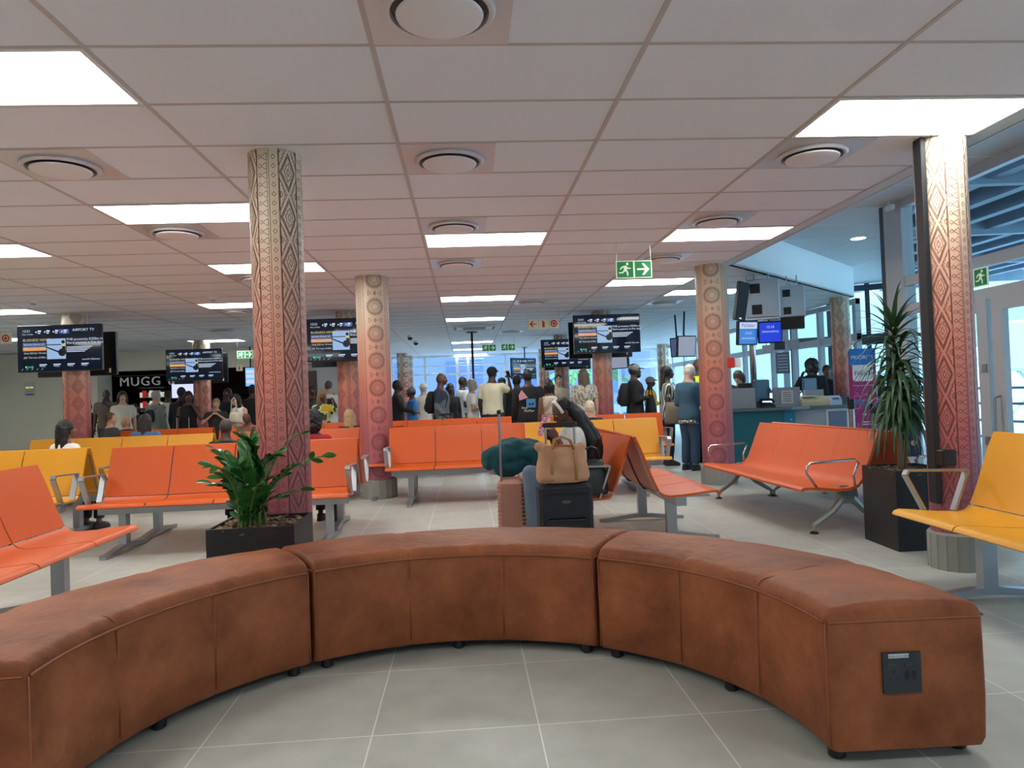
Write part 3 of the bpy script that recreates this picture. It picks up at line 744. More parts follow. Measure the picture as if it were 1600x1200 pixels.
# ---------------- ceiling fittings ----------------
M_diff=mat('diffuser_metal',srgb(214,212,216),.35,.3)
def diffuser(k,j,label):
    x,y=cell(k,j); t=thing('air_diffuser',label,'ceiling vent',(x+.3,y+.3,CZ),0,'square ceiling air diffusers with round discs')
    G().box(-.288,.288,-.288,.288,-.006,.002).build('plate',M_diff,t)
    G().lathe([(.215,-.006),(.222,-.02),(.21,-.03),(.195,-.03),(.19,-.012),(.19,-.006)],40).build('ring',M_diff,t,35)
    g=G().lathe([(.150,-.050),(.168,-.044),(.172,-.036),(.160,-.032),(.0,-.032)],40); g.build('disc',mat('diffuser_disc',srgb(232,228,232),.5),t,35)
    G().lathe([(.188,-.0062),(.188,-.0085),(.0,-.0085)],32).build('recess',mat('recess_grey',srgb(96,92,92),.6),t)
diffs=[(0,-1,'round ceiling diffuser cut by the top edge of the view'),(0,2,'round ceiling diffuser in the upper middle of the ceiling'),
(-2,2,'round ceiling diffuser at upper left, left of the pillar'),(2,2,'round ceiling diffuser below the right light panel by the pillar'),
(0,5,'round ceiling diffuser just before the centre light panel'),(2,5,'round ceiling diffuser above the right light panel'),
(-2,5,'round ceiling diffuser below the left light panel'),(0,8,'round ceiling diffuser just beyond the centre light panel'),
(2,8,'round ceiling diffuser near the hanging green exit sign'),(-2,9,'round ceiling diffuser hidden partly by the left pillar'),
(1,14,'small bright edged diffuser over the red arrow sign'),(-3,14.,'dark slot looking diffuser left of the left pillar'),(3,15,'diffuser beyond the light right of the screen'),
(-4,19,'far diffuser over the coffee shop side'),(1,23,'far diffuser above the red arrow sign row')]
for k,j,l in diffs: diffuser(k,j,l)
# cassette unit
x,y=cell(0,20.3); t=thing('air_conditioner_cassette','pale ceiling cassette air conditioner beyond the third light panel','air conditioner',(x+.6,y+.5,CZ))
G().box(-.48,.48,-.48,.48,-.035,.002,bev=.02).build('housing',M_white,t); g=G()
for a in (-1,1): g.box(-.36,.36,a*.42-.03,a*.42+.03,-.038,-.034); g.box(a*.42-.03,a*.42+.03,-.36,.36,-.038,-.034)
g.box(-.25,.25,-.25,.25,-.040,-.034); g.build('grille',mat('vent_grey',srgb(120,116,114),.6),t)
p=at(1341,372,8.6); z=Z2; r=ray(1341,372); q=r*((Z2-1.2)/r.z)
t=thing('downlight','round downlight glowing in the raised ceiling','ceiling light',(q.x,q.y,Z2)); G().lathe([(.115,-.006),(.115,.004)],24).build('trim_ring',M_white,t); G().lathe([(.098,-.009),(.098,.0)],24).build('diffuser',mat('downlight_glow',(1,1,1),.5,emit=(1,1,.98),estr=5),t)
def dome_cam(px,py,label):
    r=ray(px,py); q=r*((CZ-.08-1.2)/r.z)
    t=thing('security_camera',label,'camera',(q.x,q.y,CZ)); G().lathe([(.07,0),(.07,-.05),(.05,-.06)],16).build('mount',M_white,t)
    g=G(); g.ell((0,0,-.07),(.06,.06,.055)); g.build('dome',M_black,t,True)
dome_cam(641,529,'left one of two small dome cameras on the ceiling'); dome_cam(650,537,'right one of two small dome cameras on the ceiling')
q=ray(1389,322); q=q*((Z2-.1-1.2)/q.z)
t=thing('security_camera','small white camera under the raised ceiling by the tall post','camera',(4.95,7.95,Z2-.08)); G().box(-.03,.03,-.08,.04,-.03,.03,bev=.01).build('camera_body',M_white,t); G().tube([(0,0,.02),(0,0,.085)],.012).build('bracket',M_white,t)
for px,py,l in ((52,470,'small smoke detector on the ceiling above the left screens'),(333,464,'small smoke detector left of the left pillar')):
    r=ray(px,py); q=r*((CZ-1.2)/r.z); t=thing('smoke_detector',l,'smoke detector',(q.x,q.y,CZ)); G().lathe([(.055,0),(.05,-.03),(.03,-.045)],16).build('housing',M_white,t,30); G().lathe([(.032,-.044),(.028,-.055)],12).build('sensor_cap',M_alu,t)
# ---------------- signs ----------------
M_green=mat('sign_green',srgb(22,120,70),.5,emit=srgb(22,120,70),estr=.12); M_sgl=mat('sign_glow_white',srgb(232,242,214),.5,emit=srgb(200,220,180),estr=.12); M_red=mat('sign_red',srgb(190,50,44),.5)
M_cream=mat('sign_cream',srgb(226,220,190),.6)
def runner(g,x,y,s,mi,z):
    """running figure of an escape sign in a unit box of size s"""
    P=lambda a:[(x+u*s,y+v*s) for u,v in a]
    disc(g,x+.66*s,y+.86*s,.095*s,mi,z)
    poly(g,P([(.42,.74),(.60,.76),(.66,.52),(.58,.40),(.40,.44)]),mi,z)
    poly(g,P([(.42,.74),(.22,.66),(.12,.50),(.18,.46),(.28,.58),(.44,.62)]),mi,z)
    poly(g,P([(.60,.72),(.70,.60),(.90,.60),(.90,.53),(.68,.51),(.60,.58)]),mi,z)
    poly(g,P([(.40,.46),(.56,.40),(.40,.28),(.34,.22),(.06,.22),(.06,.30),(.30,.31)]),mi,z)
    poly(g,P([(.46,.46),(.62,.44),(.72,.26),(.70,.04),(.62,.04),(.60,.24)]),mi,z)
def arrow(g,x,y,s,mi,z,rot=0.):
    pts=[(-.38,-.055),(.12,-.055),(-.08,-.36),(.08,-.36),(.40,0),(.08,.36),(-.08,.36),(.12,.055),(-.38,.055)]
    c,sn=math.cos(rot),math.sin(rot); cx,cy=x+s/2,y+s/2
    P=[(cx+(u*c-v*sn)*s,cy+(u*sn+v*c)*s) for u,v in pts]
    # split so that the outline stays convex enough for the mesh
    i=lambda k:P[k]
    poly(g,[i(0),i(1),i(7),i(8)],mi,z); poly(g,[i(1),i(2),i(3),i(4),i(5),i(6),i(7)],mi,z)
def sign(pxc,pyc,Y,w,cells,label,rz=0.,rods=True,name='exit_sign',cat='exit sign',pos=None,h=None):
    p=Vector(pos) if pos else at(pxc,pyc,Y)
    t=thing(name,label,cat,tuple(p),rz); n=len(cells); s=w/n; h=h or s*.96
    g=G(); g.box(-w/2,w/2,-.006,.006,-h/2,h/2); g.build('panel',M_sgl if cells[0] in 'RrD' else M_cream,t)
    g=G(); face_frame(g,(0,-.0075,0),0)
    for i,c in enumerate(cells):
        x=-w/2+i*s; m=s*.05
        if c in 'RrD': 
            rect(g,x+m,x+s-m,-h/2+m,h/2-m,0)
            if c=='R': runner(g,x+s*.1,-h/2+h*.1,s*.8,1,.002)
            if c=='r': arrow(g,x+.06*s,-s/2+.06*s,s*.88,1,.002)
            if c=='D': arrow(g,x+.06*s,-s/2+.06*s,s*.88,1,.002,-PI/2)
        if c=='L': rect(g,x+m/2,x+m,-h/2+m,h/2-m,2); arrow(g,x+.08*s,-s/2+.08*s,s*.84,2,.001,PI)
        if c=='E':
            rect(g,x+s*.38,x+s*.62,-h*.36,h*.18,2); rect(g,x+s*.44,x+s*.56,h*.18,h*.30,2); rect(g,x+s*.30,x+s*.46,h*.26,h*.32,2); rect(g,x+m/2,x+m,-h/2+m,h/2-m,2)
        if c=='H':
            disc(g,x+s/2,0,s*.34,2); disc(g,x+s/2,0,s*.20,1,.001); disc(g,x+s/2,0,s*.16,2,.002); rect(g,x+m/2,x+m,-h/2+m,h/2-m,2)
    g.build('pictogram',[M_green,M_sgl,M_red],t)
    if rods:
        for e in (-1,1): G().tube([(e*(w/2-.01),0,h/2-.02),(e*(w/2-.01),0,CZ-p.z)],.0022,5).build('hanging_wire',M_alu,t)
    return t
sign(990.5,421,7.3,.375,'Rr','green running man exit sign hanging in the middle right of the hall')
sign(849,506,13.,.57,'LEH','cream fire equipment sign with red arrow, extinguisher and hose reel',name='fire_sign',cat='fire sign')
sign(764,543.5,18.6,.36,'Rr','left one of two small exit signs hanging side by side'); sign(794,542.5,18.6,.36,'Rr','right one of two small exit signs hanging side by side')
sign(383,554,17.5,.37,'Rr','small exit sign peeking out left of the left foreground pillar')
sign(0,529,13.4,.40,'EH','cream fire sign cut off by the left frame edge',name='fire_sign',cat='fire sign')
sign(0,0,0,.37,'DR','green exit sign with down arrow on the glass over the door',rz=-PI/2,rods=False,pos=(5.0,6.69,2.165))
sign(374,575,19.0,.16,'E','small cream notice sign above the shop at right of its name',name='fire_sign',cat='fire sign')
# thin pole from the ceiling
p=at(740,600,17.0); t=thing('service_pole','thin dark pole standing between the queue and the far windows','pole',(p.x,p.y,0)); G().tube([(0,0,0),(0,0,CZ)],.028,10).build('tube',mat('dark_pole',srgb(66,60,66),.4,.4),t,True); G().lathe([(.13,CZ-.02),(.13,CZ)],12).build('flange',M_blackm,t)
# ---------------- television screens ----------------
M_tvb=mat('screen_bezel',srgb(14,14,18),.3); M_tvs=mat('screen_black',srgb(10,12,18),.06,emit=srgb(14,20,34),estr=.5)
M_tw=mat('screen_white',(0,0,0),.3,emit=srgb(190,205,225),estr=.55); M_tb=mat('screen_blue_grey',(0,0,0),.3,emit=srgb(70,100,160),estr=.45); M_to=mat('screen_amber',(0,0,0),.3,emit=srgb(220,150,70),estr=.45)
M_tp=mat('screen_photo',(0,0,0),.3,emit=srgb(150,180,220),estr=.5); M_tk=mat('screen_dark',(0,0,0),.3,emit=srgb(24,20,26),estr=.3); M_ty=mat('screen_cream',(0,0,0),.3,emit=srgb(200,190,120),estr=.5); M_tg=mat('screen_green',(0,0,0),.3,emit=srgb(60,220,150),estr=.5)
TVM=[M_tw,M_tb,M_to,M_tp,M_tk,M_ty,M_tg]
def tv_content():
    g=G(); face_frame(g,(0,-.0315,0),0); W,H=1.20,.66
    X=lambda u:-W/2+u*W; Y=lambda v:H/2-v*H
    R=lambda a,b,c,d,m,z=.001: rect(g,X(a),X(b),Y(d),Y(c),m,z)
    text(g,'12:51',X(.05),Y(.12),.055,0,.001); text(g,'Mon 16 Mar',X(.05),Y(.185),.032,0,.001)
    for i in range(4):
        if i==3: R(.50,.62,.07,.17,1)
        for k in range(20): pass
        u=.22+.105*i; disc(g,X(u),Y(.12),.012,0,.002,12); R(u+.02,u+.06,.08,.12,0,.002); R(u+.02,u+.05,.135,.16,0,.002)
    text(g,'AIRPORT TV',X(.66),Y(.12),.058,0,.001)
    text(g,'BUSINESS NEWS',X(.055),Y(.33),.055,5,.001)
    for i,(m,s) in enumerate(((1,'Business Rescue: all..'),(2,'FNB processes R250m..'),(4,'Only 22% for 18 mon..'),(4,'JSE: The cost of fallin..'))):
        R(.055,.335,.36+.1*i,.45+.1*i,m); text(g,s,X(.065),Y(.42+.1*i),.037,0,.002)
    # picture of a judge's hammer
    R(.345,.575,.28,.75,3); R(.345,.52,.41,.43,4,.002)
    poly(g,[(X(.345),Y(.46)),(X(.345),Y(.49)),(X(.48),Y(.60)),(X(.49),Y(.57))],4,.002)
    disc(g,X(.545),Y(.36),.026,4,.002); R(.525,.57,.40,.46,5,.003); R(.53,.572,.46,.60,4,.002); disc(g,X(.53),Y(.60),.058,4,.0015)
    text(g,'FNB processes R250m in\nShare payouts in five days',X(.585),Y(.33),.052,0,.001)
    for i in range(4): R(.585,.90-.03*i,.475+.035*i,.492+.035*i,0)
    text(g,'news24 | Business',X(.77),Y(.79),.036,0,.001)
    for i in range(4):
        u=.25+.17*i; R(u,u+.09,.86,.885,0); R(u,u+.07,.90,.912,0); R(u+.02,u+.08,.925,.935,1)
    disc(g,X(.09),Y(.92),.016,6,.001,14); text(g,'FNB',X(.11),Y(.945),.045,6,.001)
    for i in range(5):
        poly(g,[(X(.03+.06*i),Y(.99)),(X(.035+.06*i),Y(.99)),(X(.055+.06*i),Y(.955)),(X(.05+.06*i),Y(.955))],0,.001)
    return g.mesh('screen_content',TVM)
TVC=tv_content()
gb=G(); gb.box(-.62,.62,-.03,.03,-.355,.355,bev=.008); gb.box(-.40,.40,.03,.06,-.25,.20); TVB=gb.mesh('housing',[M_tvb])
gs=G(); gs.add([(-.605,-.0305,-.335),(.605,-.0305,-.335),(.605,-.0305,.34),(-.605,-.0305,.34)],[(0,1,2,3)]); TVS=gs.mesh('screen',[M_tvs])
def tv(pos,rz,label,on=True,column_at=None,tilt=0.,sc=1.,group='screens on the columns'):
    t=thing('television',label,'screen',tuple(pos),rz,group); t.rotation_euler=(tilt,0,rz); t.scale=(sc,sc,sc)
    o=bpy.data.objects.new('housing',TVB); C.objects.link(o); o.parent=t
    if on:
        o=bpy.data.objects.new('screen',TVS); C.objects.link(o); o.parent=t
        q=bpy.data.objects.new('screen_content',TVC); C.objects.link(q); q.parent=o
    else:
        g=G(); g.box(.50,.53,-.034,-.03,-.31,-.24); g.build('port_label',M_cream,t)
    g=G(); g.box(-.10,.10,.03,.07,-.12,.12)
    if column_at: cx_,cy_=column_at; g.M=Matrix.Rotation(-rz,4,'Z')@Matrix.Translation((-pos[0],-pos[1],0)); d_=Vector((cx_-pos[0],cy_-pos[1],0)); e_=Vector(pos).to_2d(); q_=Vector((cx_,cy_,0))-d_.normalized()*.185; g.box(min(pos[0],q_.x)-.03,max(pos[0],q_.x)+.03,min(pos[1],q_.y),max(pos[1],q_.y),-.04,.04)
    g.build('wall_bracket',M_blackm,t)
    return t
def tvpair(px,pyc,Y,cx,cy,R,l1,l2,edge,rz=0.,rz2=0.,drop=0.05):
    p=at(px,pyc,Y); tv(p,rz,l1,column_at=(cx,cy))
    # its partner on the other side of the column, back towards us
    Y2=cy+(cy-Y)*.9; q=Vector((at(abs(edge),pyc,Y2).x-math.copysign(.62,edge),Y2,p.z-drop)); t2=tv(q,rz2,l2,on=False,column_at=(cx,cy))
    return p
tvpair(95,544,11.36,-6.1,11.75,.19,'lit news screen on the leftmost pillar','dark back of a screen behind the leftmost news screen',183)
tvpair(304,570,16.7,-6.07,17.1,.19,'lit news screen hanging before the coffee shop name','dark back of a screen behind the one at the coffee shop',356)
tvpair(538,531,12.0,-1.97,12.4,.19,'lit news screen between the two left pillars','dark back of a screen behind the one between the pillars',598)
tvpair(948,521.5,13.1,2.62,13.5,.19,'lit news screen at right middle, highest of its pair','dark back of a screen left behind the highest news screen',-888)
tvpair(883,551.5,18.3,2.55,18.7,.19,'lit news screen lower left of the highest one','dark back of a screen behind the lower middle news screen',922)
tv(at(818,576,23.0),.75,'small far screen turned sideways over the queue',sc=.95)
G_=G()
# hanging rods for the turned one
p=at(818,576,23.0); t=thing('screen_hanger','thin ceiling rod holding the far turned screen','bracket',(p.x+.06,p.y+.12,CZ)); G().tube([(0,0,0),(0,0,p.z-CZ)],.02).build('rod',M_blackm,t); G().box(-.08,.08,-.08,.08,-.012,0).build('ceiling_plate',M_blackm,t)
# tilted boards over the check-in queue
def board(px,py,Y,w,h,rz,tilt,mats_,label,txt=None,name='information_screen',txtcol=0):
    p=at(px,py,Y); t=thing(name,label,'screen',tuple(p),rz); t.rotation_euler=(tilt,0,rz)
    G().box(-w/2,w/2,-.03,.03,-h/2,h/2,bev=.008).build('housing',M_tvb,t)
    g=G(); face_frame(g,(0,-.0315,0),0); rect(g,-w/2+.02,w/2-.02,-h/2+.02,h/2-.02,0)
    if txt:
        for s,x,y,sz,m in txt: 
            if s=='#': rect(g,x-sz/2,x+sz/2,y-.045,y+.045,m,.001)
            else: text(g,s,x,y,sz,m,.002,'CENTER')
    g.build('screen',mats_,t)
    g=G(); g.tube([(0,.03,h/2-.05),(0,.10,h/2+.02),(0,.10,max(.1,(CZ-p.z)))],.018); g.build('ceiling_rod',M_blackm,t)
    return t
M_bw=mat('screen_pale',(0,0,0),.3,emit=srgb(150,156,176),estr=.45); M_bl=mat('screen_blue',(0,0,0),.3,emit=srgb(30,60,200),estr=.6); M_bl2=mat('screen_mid_blue',(0,0,0),.3,emit=srgb(50,110,190),estr=.6)
M_mg=mat('brand_magenta',srgb(180,30,110),.5)
board(1072,541,14.0,.42,.42,.25,.12,[M_bw],'pale tilted screen over the hi-vis vest man',name='information_screen')
board(1056,543,14.6,.22,.40,-.6,.12,[mat('screen_dim',(0,0,0),.3,emit=srgb(80,96,130),estr=.4)],'narrow dim screen left of the pale tilted one')
board(1167,520,10.25,.34,.36,.25,.10,[M_bl2,M_mg,M_tw],'blue check-in screen with airline name, left of the steel pole',[('#',0,.105,.30,2),('FlySafair',0,.085,.07,1),('12:10',0,-.02,.05,2),('Johannesburg',0,-.09,.042,2)])
board(1203,519,10.2,.34,.32,-.25,.10,[M_bl,M_mg,M_tw],'deep blue check-in screen right of the steel pole',[('12:10',0,.06,.05,2),('Johannesburg',0,.0,.042,2)])
board(392,589,19.2,.30,.52,.3,0.,[mat('screen_menu',(0,0,0),.3,emit=srgb(90,160,235),estr=.8),M_tw],'bright blue menu screen just left of the left pillar',[('#',0,.14,.24,1),('#',0,.02,.24,1),('#',0,-.12,.24,1)],name='menu_screen')
board(931,570,14.6,.10,.55,1.2,.05,[M_tk],'thin dark screen edge hanging left of the right middle pillar')
board(965,563,14.8,.60,.36,-.95,.05,[M_bw],'pale sideways screen right of the middle pillar')
# steel hanging units over the desk
M_unit=mat('unit_steel',srgb(168,184,198),.35,.3)
def unit(px0,px1,pt,pb,Y,rz,label,squares,lid):
    a=at((px0+px1)/2,(pt+pb)/2,Y); w=(px1-px0)/CAM_F*Y; h=(pb-pt)/CAM_F*Y
    t=thing('hanging_display_unit',label,'display unit',tuple(a),rz)
    G().box(-w/2,w/2,-.14,.16,-h/2,h/2,bev=.015).build('housing',M_unit,t)
    for u,v,s in squares: G().box((u-.5)*w-s/2,(u-.5)*w+s/2,-.147,-.138,(.5-v)*h-s/2,(.5-v)*h+s/2).build('dark_panel',M_blackm,t)
    g=G(); g.box(-w/2+.01,w/2-.02,-.16,-.12,-h/2-.03,-h/2+.01,bev=.01) if lid else g.box(-w/2,w/2*.9,-.12,.10,-h/2-.16,-h/2,bev=.01)
    g.build('lower_lid',M_alu if lid else M_blackm,t)
    g=G(); g.tube([(-w*.2,0,h/2-.01),(-w*.2,0,CZ-a.z)],.008); g.tube([(w*.2,0,h/2-.01),(w*.2,0,CZ-a.z)],.008); g.build('hanger',M_alu,t)
unit(1164,1216,437,499,9.55,-.35,'silver hanging box with two black squares, left one over the desk',((.30,.24,.13),(.34,.78,.13)),True)
unit(1219,1257,447,497,9.80,-.45,'silver hanging box with two black squares, right one over the desk',((.28,.24,.10),(.30,.80,.10)),False)
t=thing('loudspeaker','black slanted speaker screen hanging left of the steel boxes','screen',tuple(at(1158,471,9.4)),.5); t.rotation_euler=(.10,.13,.5)
G().box(-.10,.10,-.03,.03,-.26,.26,bev=.01).build('housing',M_blackm,t); G().box(-.03,.01,-.034,-.03,-.24,-.22).build('status_light',M_tw,t); G().tube([(.05,.0,.22),(.05,.0,.36)],.012).build('ceiling_rod',M_alu,t)
t=thing('steel_post','polished steel post rising from the desk to the hanging boxes','post',(at(1178,600,10.35).x,10.35,0)); G().tube([(0,0,.896),(0,0,CZ)],.045,14).build('tube',M_steel,t,True); G().lathe([(.08,.896),(.08,.91)],16).build('flange',M_steel,t)
for px,py,s,l in ((1198,545,.13,'small pale hanging notice left of the dark one'),(1218,540,.15,'small dark hanging notice with camera over the desk'),(1239,538,.17,'small pale hanging notice right of the dark one')):
    p=at(px,py,10.6); t=thing('hanging_notice',l,'notice',tuple(p),-.3); m=mat('notice_dark',srgb(66,70,80),.5) if 'dark h' in l else mat('notice_grey',srgb(170,176,184),.5)
    G().box(-s/2,s/2,-.01,.01,-s*.42,s*.42).build('panel',m,t); G().tube([(0,0,s*.4),(0,0,CZ-p.z)],.006,5).build('hanger',M_alu,t)
p=at(1223,567,11.8); t=thing('window_notice','dark framed notice stuck to the window behind the desk','notice',tuple(p),-.3); G().box(-.11,.11,-.01,.01,-.18,.18).build('frame',mat('dark_notice',srgb(70,84,104),.5),t); g=G(); 
for i in range(6): g.box(-.08,.08,-.013,-.01,.12-.05*i,.13-.05*i)
g.build('printed_lines',M_unit,t)
# ---------------- check-in desk ----------------
M_teal=mat('teal_panel',srgb(24,96,110),.5); M_teal2=mat('bright_teal_panel',srgb(40,128,160),.5); M_dgrey=mat('desk_grey',srgb(168,172,178),.5); M_top=mat('desk_top_grey',srgb(96,104,112),.35)
t=thing('check_in_desk','teal and grey check-in desk behind the moulded orange bench','desk',(0,0,0))
DX0=3.62
g=G(); g.box(DX0,4.33,9.55,10.15,0,.86); g.build('teal_cabinet',M_teal,t)
g=G(); g.box(4.33,4.52,9.62,10.15,0,.86); g.build('bright_teal_end',M_teal2,t); g=G(); g.box(5.36,5.62,9.75,10.4,0,.86); g.build('bright_teal_end',M_teal2,t)
g=G(); g.box(4.52,5.36,9.75,10.15,0,.86); g.build('grey_cabinet',M_dgrey,t)
g=G(); g.box(5.02,5.34,9.735,9.75,.30,.84,0); g.box(5.05,5.31,9.725,9.736,.33,.81,1); g.build('niche_frame',[M_white,mat('niche_shade',srgb(112,124,150),.6)],t)
g=G(); g.prism([(DX0-.05,9.47),(4.4,9.47),(4.75,9.66),(5.66,9.66),(5.66,10.5),(DX0-.05,10.5)],'z',.86,.895); g.build('worktop',M_top,t)
g=G(); 
for x,z in ((3.9,.28),(4.45,.72),(5.5,.62),(5.5,.72)): g.box(x-.012,x+.012,9.545 if x<4.3 else (9.61 if x<4.6 else 9.745),9.56 if x<4.3 else (9.625 if x<4.6 else 9.755),z-.012,z+.012)
g.build('lock',M_steel,t)
for i,(x0,x1,h,yb) in enumerate(((DX0-.02,3.97,.28,9.62),(4.28,4.66,.27,9.75),(4.80,5.08,.22,9.9))):
    G().box(x0,x1,yb,yb+.03,.896,.896+h).build('privacy_screen',mat('screen_panel_grey',srgb(150,154,160),.5),t)
def monitor(x,y,z,rz,w,h,label,face=False,m=None):
    t=thing('computer_monitor',label,'monitor',(x,y,z),rz,'monitors on the check-in desk')
    g=G(); g.box(-w/2,w/2,-.02,.02,.09,.09+h,bev=.01); g.build('housing',m or mat('monitor_back',srgb(60,84,108),.4),t)
    G().tube([(0,.02,.01),(0,.03,.2)],.02).build('neck',M_black,t); G().box(-.10,.10,-.07,.09,0,.014,bev=.005).build('foot',M_black,t)
monitor(4.13,9.78,.896,.35,.26,.30,'blue lit monitor left on the check-in desk')
monitor(5.0,10.15,.896,.5,.30,.30,'tilted blue monitor right on the check-in desk')
monitor(3.98,10.0,.896,-.3,.2,.26,'dark monitor back beside the grey privacy panel',m=M_black)
t=thing('label_printer','beige label printer with small blue display on the desk','printer',(4.92,9.80,.896),-.1)
g=G(); g.prism([(-.11,0),(.11,0),(.11,.10),(.02,.13),(-.08,.09),(-.11,.05)],'x',-.24,.14); g.build('body',mat('printer_beige',srgb(196,186,150),.5),t)
g=G(); g.prism([(-.13,0),(.11,0),(.11,.12),(-.05,.13),(-.13,.06)],'x',.14,.30); g.build('front_panel',mat('printer_blue_grey',srgb(170,196,214),.4),t)
G().box(.18,.26,-.125,-.085,.085,.10).build('display',mat('printer_display',srgb(40,60,120),.2),t); G().box(-.22,-.02,-.08,.06,.125,.14).build('paper',M_white,t)
t=thing('desk_phone','black telephone at the right end of the desk','telephone',(5.38,9.92,.896),.3); G().prism([(-.08,0),(.10,0),(.10,.07),(-.08,.03)],'x',-.10,.10).build('base',M_black,t); G().tube([(-.13,.02,.06),(-.10,.02,.10),(.10,.02,.10),(.13,.02,.06)],.022,8).build('handset',M_black,t,True)
t=thing('desk_phone','black telephone left of the pinned paper on the desk','telephone',(4.13,9.64,.896),.1); G().prism([(-.06,0),(.08,0),(.08,.07),(-.06,.03)],'x',-.10,.10).build('base',M_black,t); G().tube([(-.12,.02,.07),(-.09,.02,.11),(.09,.02,.11),(.12,.02,.07)],.02,8).build('handset',M_black,t,True)
t=thing('duffel_bag','dark brown bag lying on the far side of the desk','bag',(4.02,10.28,.896),.1); g=G(); g.ell((0,0,.16),(.32,.13,.16),18,10); g.ell((.15,0,.22),(.2,.12,.12)); g.ell((-.18,0,.2),(.16,.12,.15)); me=remesh(g,.02,3,disp=.012,dscale=9); link('bag_body',me,mat('dark_brown_bag',srgb(48,40,42),.6),t); G().tube([(-.12,-.12,.22),(0,-.15,.34),(.12,-.12,.26)],.012).build('strap',M_black,t,True)
t=thing('pinned_paper','white printed paper stuck on the grey desk panel','paper',(4.47,9.74,1.03),.0); G().box(-.085,.085,-.004,.004,-.09,.09).build('sheet',mat('paper_white',srgb(206,206,196),.7),t); g=G(); 
for i in range(5): g.box(-.06,.06,-.0055,-.004,.06-.03*i,.068-.03*i)
g.build('printed_lines',M_blackm,t)
# call point on the column, belt post, banner, sign board
t=thing('fire_call_point','small red call point box on the side of the sun patterned pillar','call point',(3.30,8.72,1.50),-.3); G().box(-.045,.045,-.06,.06,-.065,.065,bev=.008).build('box',mat('call_point_red',srgb(214,46,38),.4),t); G().box(.05,.12,-.03,.05,-.06,.05).build('side_bracket',M_white,t)
def belt_post(x,y,label,h=.95):
    t=thing('belt_post',label,'belt post',(x,y,0),0,'queue belt posts'); G().lathe([(.16,0),(.16,.012),(.05,.03),(.033,.05),(.033,h-.12)],20).build('pole',M_steel,t,30); G().lathe([(.04,h-.12),(.04,h)],20).build('belt_head',M_black,t,30)
belt_post(4.62,8.35,'steel queue post with black head left of the magenta banner',1.0); belt_post(5.0,8.55,'steel queue post in front of the magenta banner',.93)
t=thing('queue_belt','blue belt stretched between the two steel queue posts','belt',(4.62,8.35,.93)); g=G(); g.add([(.03,0,.03),(.36,.19,-.06),(.36,.19,-.01),(.03,0,.07)],[(0,1,2,3)]); g.add([(.03,.004,.03),(.36,.194,-.06),(.36,.194,-.01),(.03,.004,.07)],[(3,2,1,0)]); g.build('belt',mat('belt_blue',srgb(36,70,150),.6),t)
t=thing('priority_banner','magenta and blue PRIORITY banner stand with airline name','banner',(5.12,8.95,0),-.12)
g=G(); M_bm=mat('banner_magenta',srgb(164,30,108),.5); M_bb=mat('banner_blue',srgb(30,120,200),.5); M_pk=mat('banner_pink_line',srgb(226,150,200),.5); M_navy=mat('logo_navy',srgb(40,50,120),.5)
g.box(-.165,.165,-.008,.008,.12,1.60,0); g.build('panel',M_bm,t)
g=G(); face_frame(g,(0,-.0095,0),0)
rect(g,-.165,.165,1.42,1.63,0,0); text(g,'PRIORITY',0,1.495,.068,1,.002,'CENTER')
poly(g,[(-.13,1.42),(-.13,1.24),(-.11,1.21),(.11,1.21),(.13,1.24),(.13,1.42)],1,.001)
text(g,'Fly',-.11,1.285,.085,2,.003); text(g,'Safair',-.035,1.285,.085,3,.003)
text(g,'All passengers can purchase',0,1.15,.022,1,.002,'CENTER')
for y0,y1,x0,x1 in ((.98,1.04,0.0,0.),):
    pass
def outline(g,pts,w,mi,z=.002):
    for (a,b),(c,d) in zip(pts,pts[1:]+pts[:1]):
        L=math.hypot(c-a,d-b) or 1; nx,ny=-(d-b)/L*w/2,(c-a)/L*w/2
        poly(g,[(a+nx,b+ny),(a-nx,b-ny),(c-nx,d-ny),(c+nx,d+ny)],mi,z)
outline(g,[(-.12,.86),(-.05,.86),(-.05,1.02),(-.12,1.02)],.006,4); outline(g,[(-.10,1.02),(-.07,1.02),(-.07,1.06),(-.10,1.06)],.005,4)
text(g,'1 carry on bag',-.03,1.03,.028,1,.002)
for i in range(3): rect(g,-.03,.10-.02*i,.96-.03*i,.968-.03*i,4,.002)
rect(g,-.008,.008,.76,.81,1,.002); rect(g,-.025,.025,.777,.793,1,.002)
outline(g,[(-.11,.58),(-.085,.68),(-.06,.58)],.006,4); rect(g,-.03,.10,.68,.69,1,.002); rect(g,-.03,.08,.65,.66,1,.002)
outline(g,[(.0+.06*math.cos(i*PI/9),.42+.09*math.sin(i*PI/9)) for i in range(18)],.005,4); outline(g,[(.0+.03*math.cos(i*PI/5),.42+.05*math.sin(i*PI/5)) for i in range(10)],.005,4)
g.build('printed_face',[M_bb,M_white,M_mg,M_navy,M_pk],t)
G().box(-.18,.18,-.05,.05,0,.12,bev=.02).build('base',M_alu,t); 
g=G(); 
for e in (-1,1): g.tube([(e*.17,.01,.1),(e*.17,.01,1.62)],.008)
g.build('pole',M_steel,t)
t=thing('information_board','navy board with small round icons behind the big plant','board',(4.42,7.1,0),-.25)
g=G(); g.box(-.20,.20,-.012,.012,.42,.98); g.build('panel',mat('navy_panel',srgb(36,42,78),.5),t)
g=G(); face_frame(g,(0,-.0135,0),0)
for i in range(5): rect(g,-.15,.12-.03*(i%2),.90-.05*i,.912-.05*i,0,.001)
disc(g,.05,.56,.028,0,.001); disc(g,.13,.56,.028,1,.001)
g.build('printed_face',[M_white,mat('icon_orange',srgb(200,150,120),.5)],t)
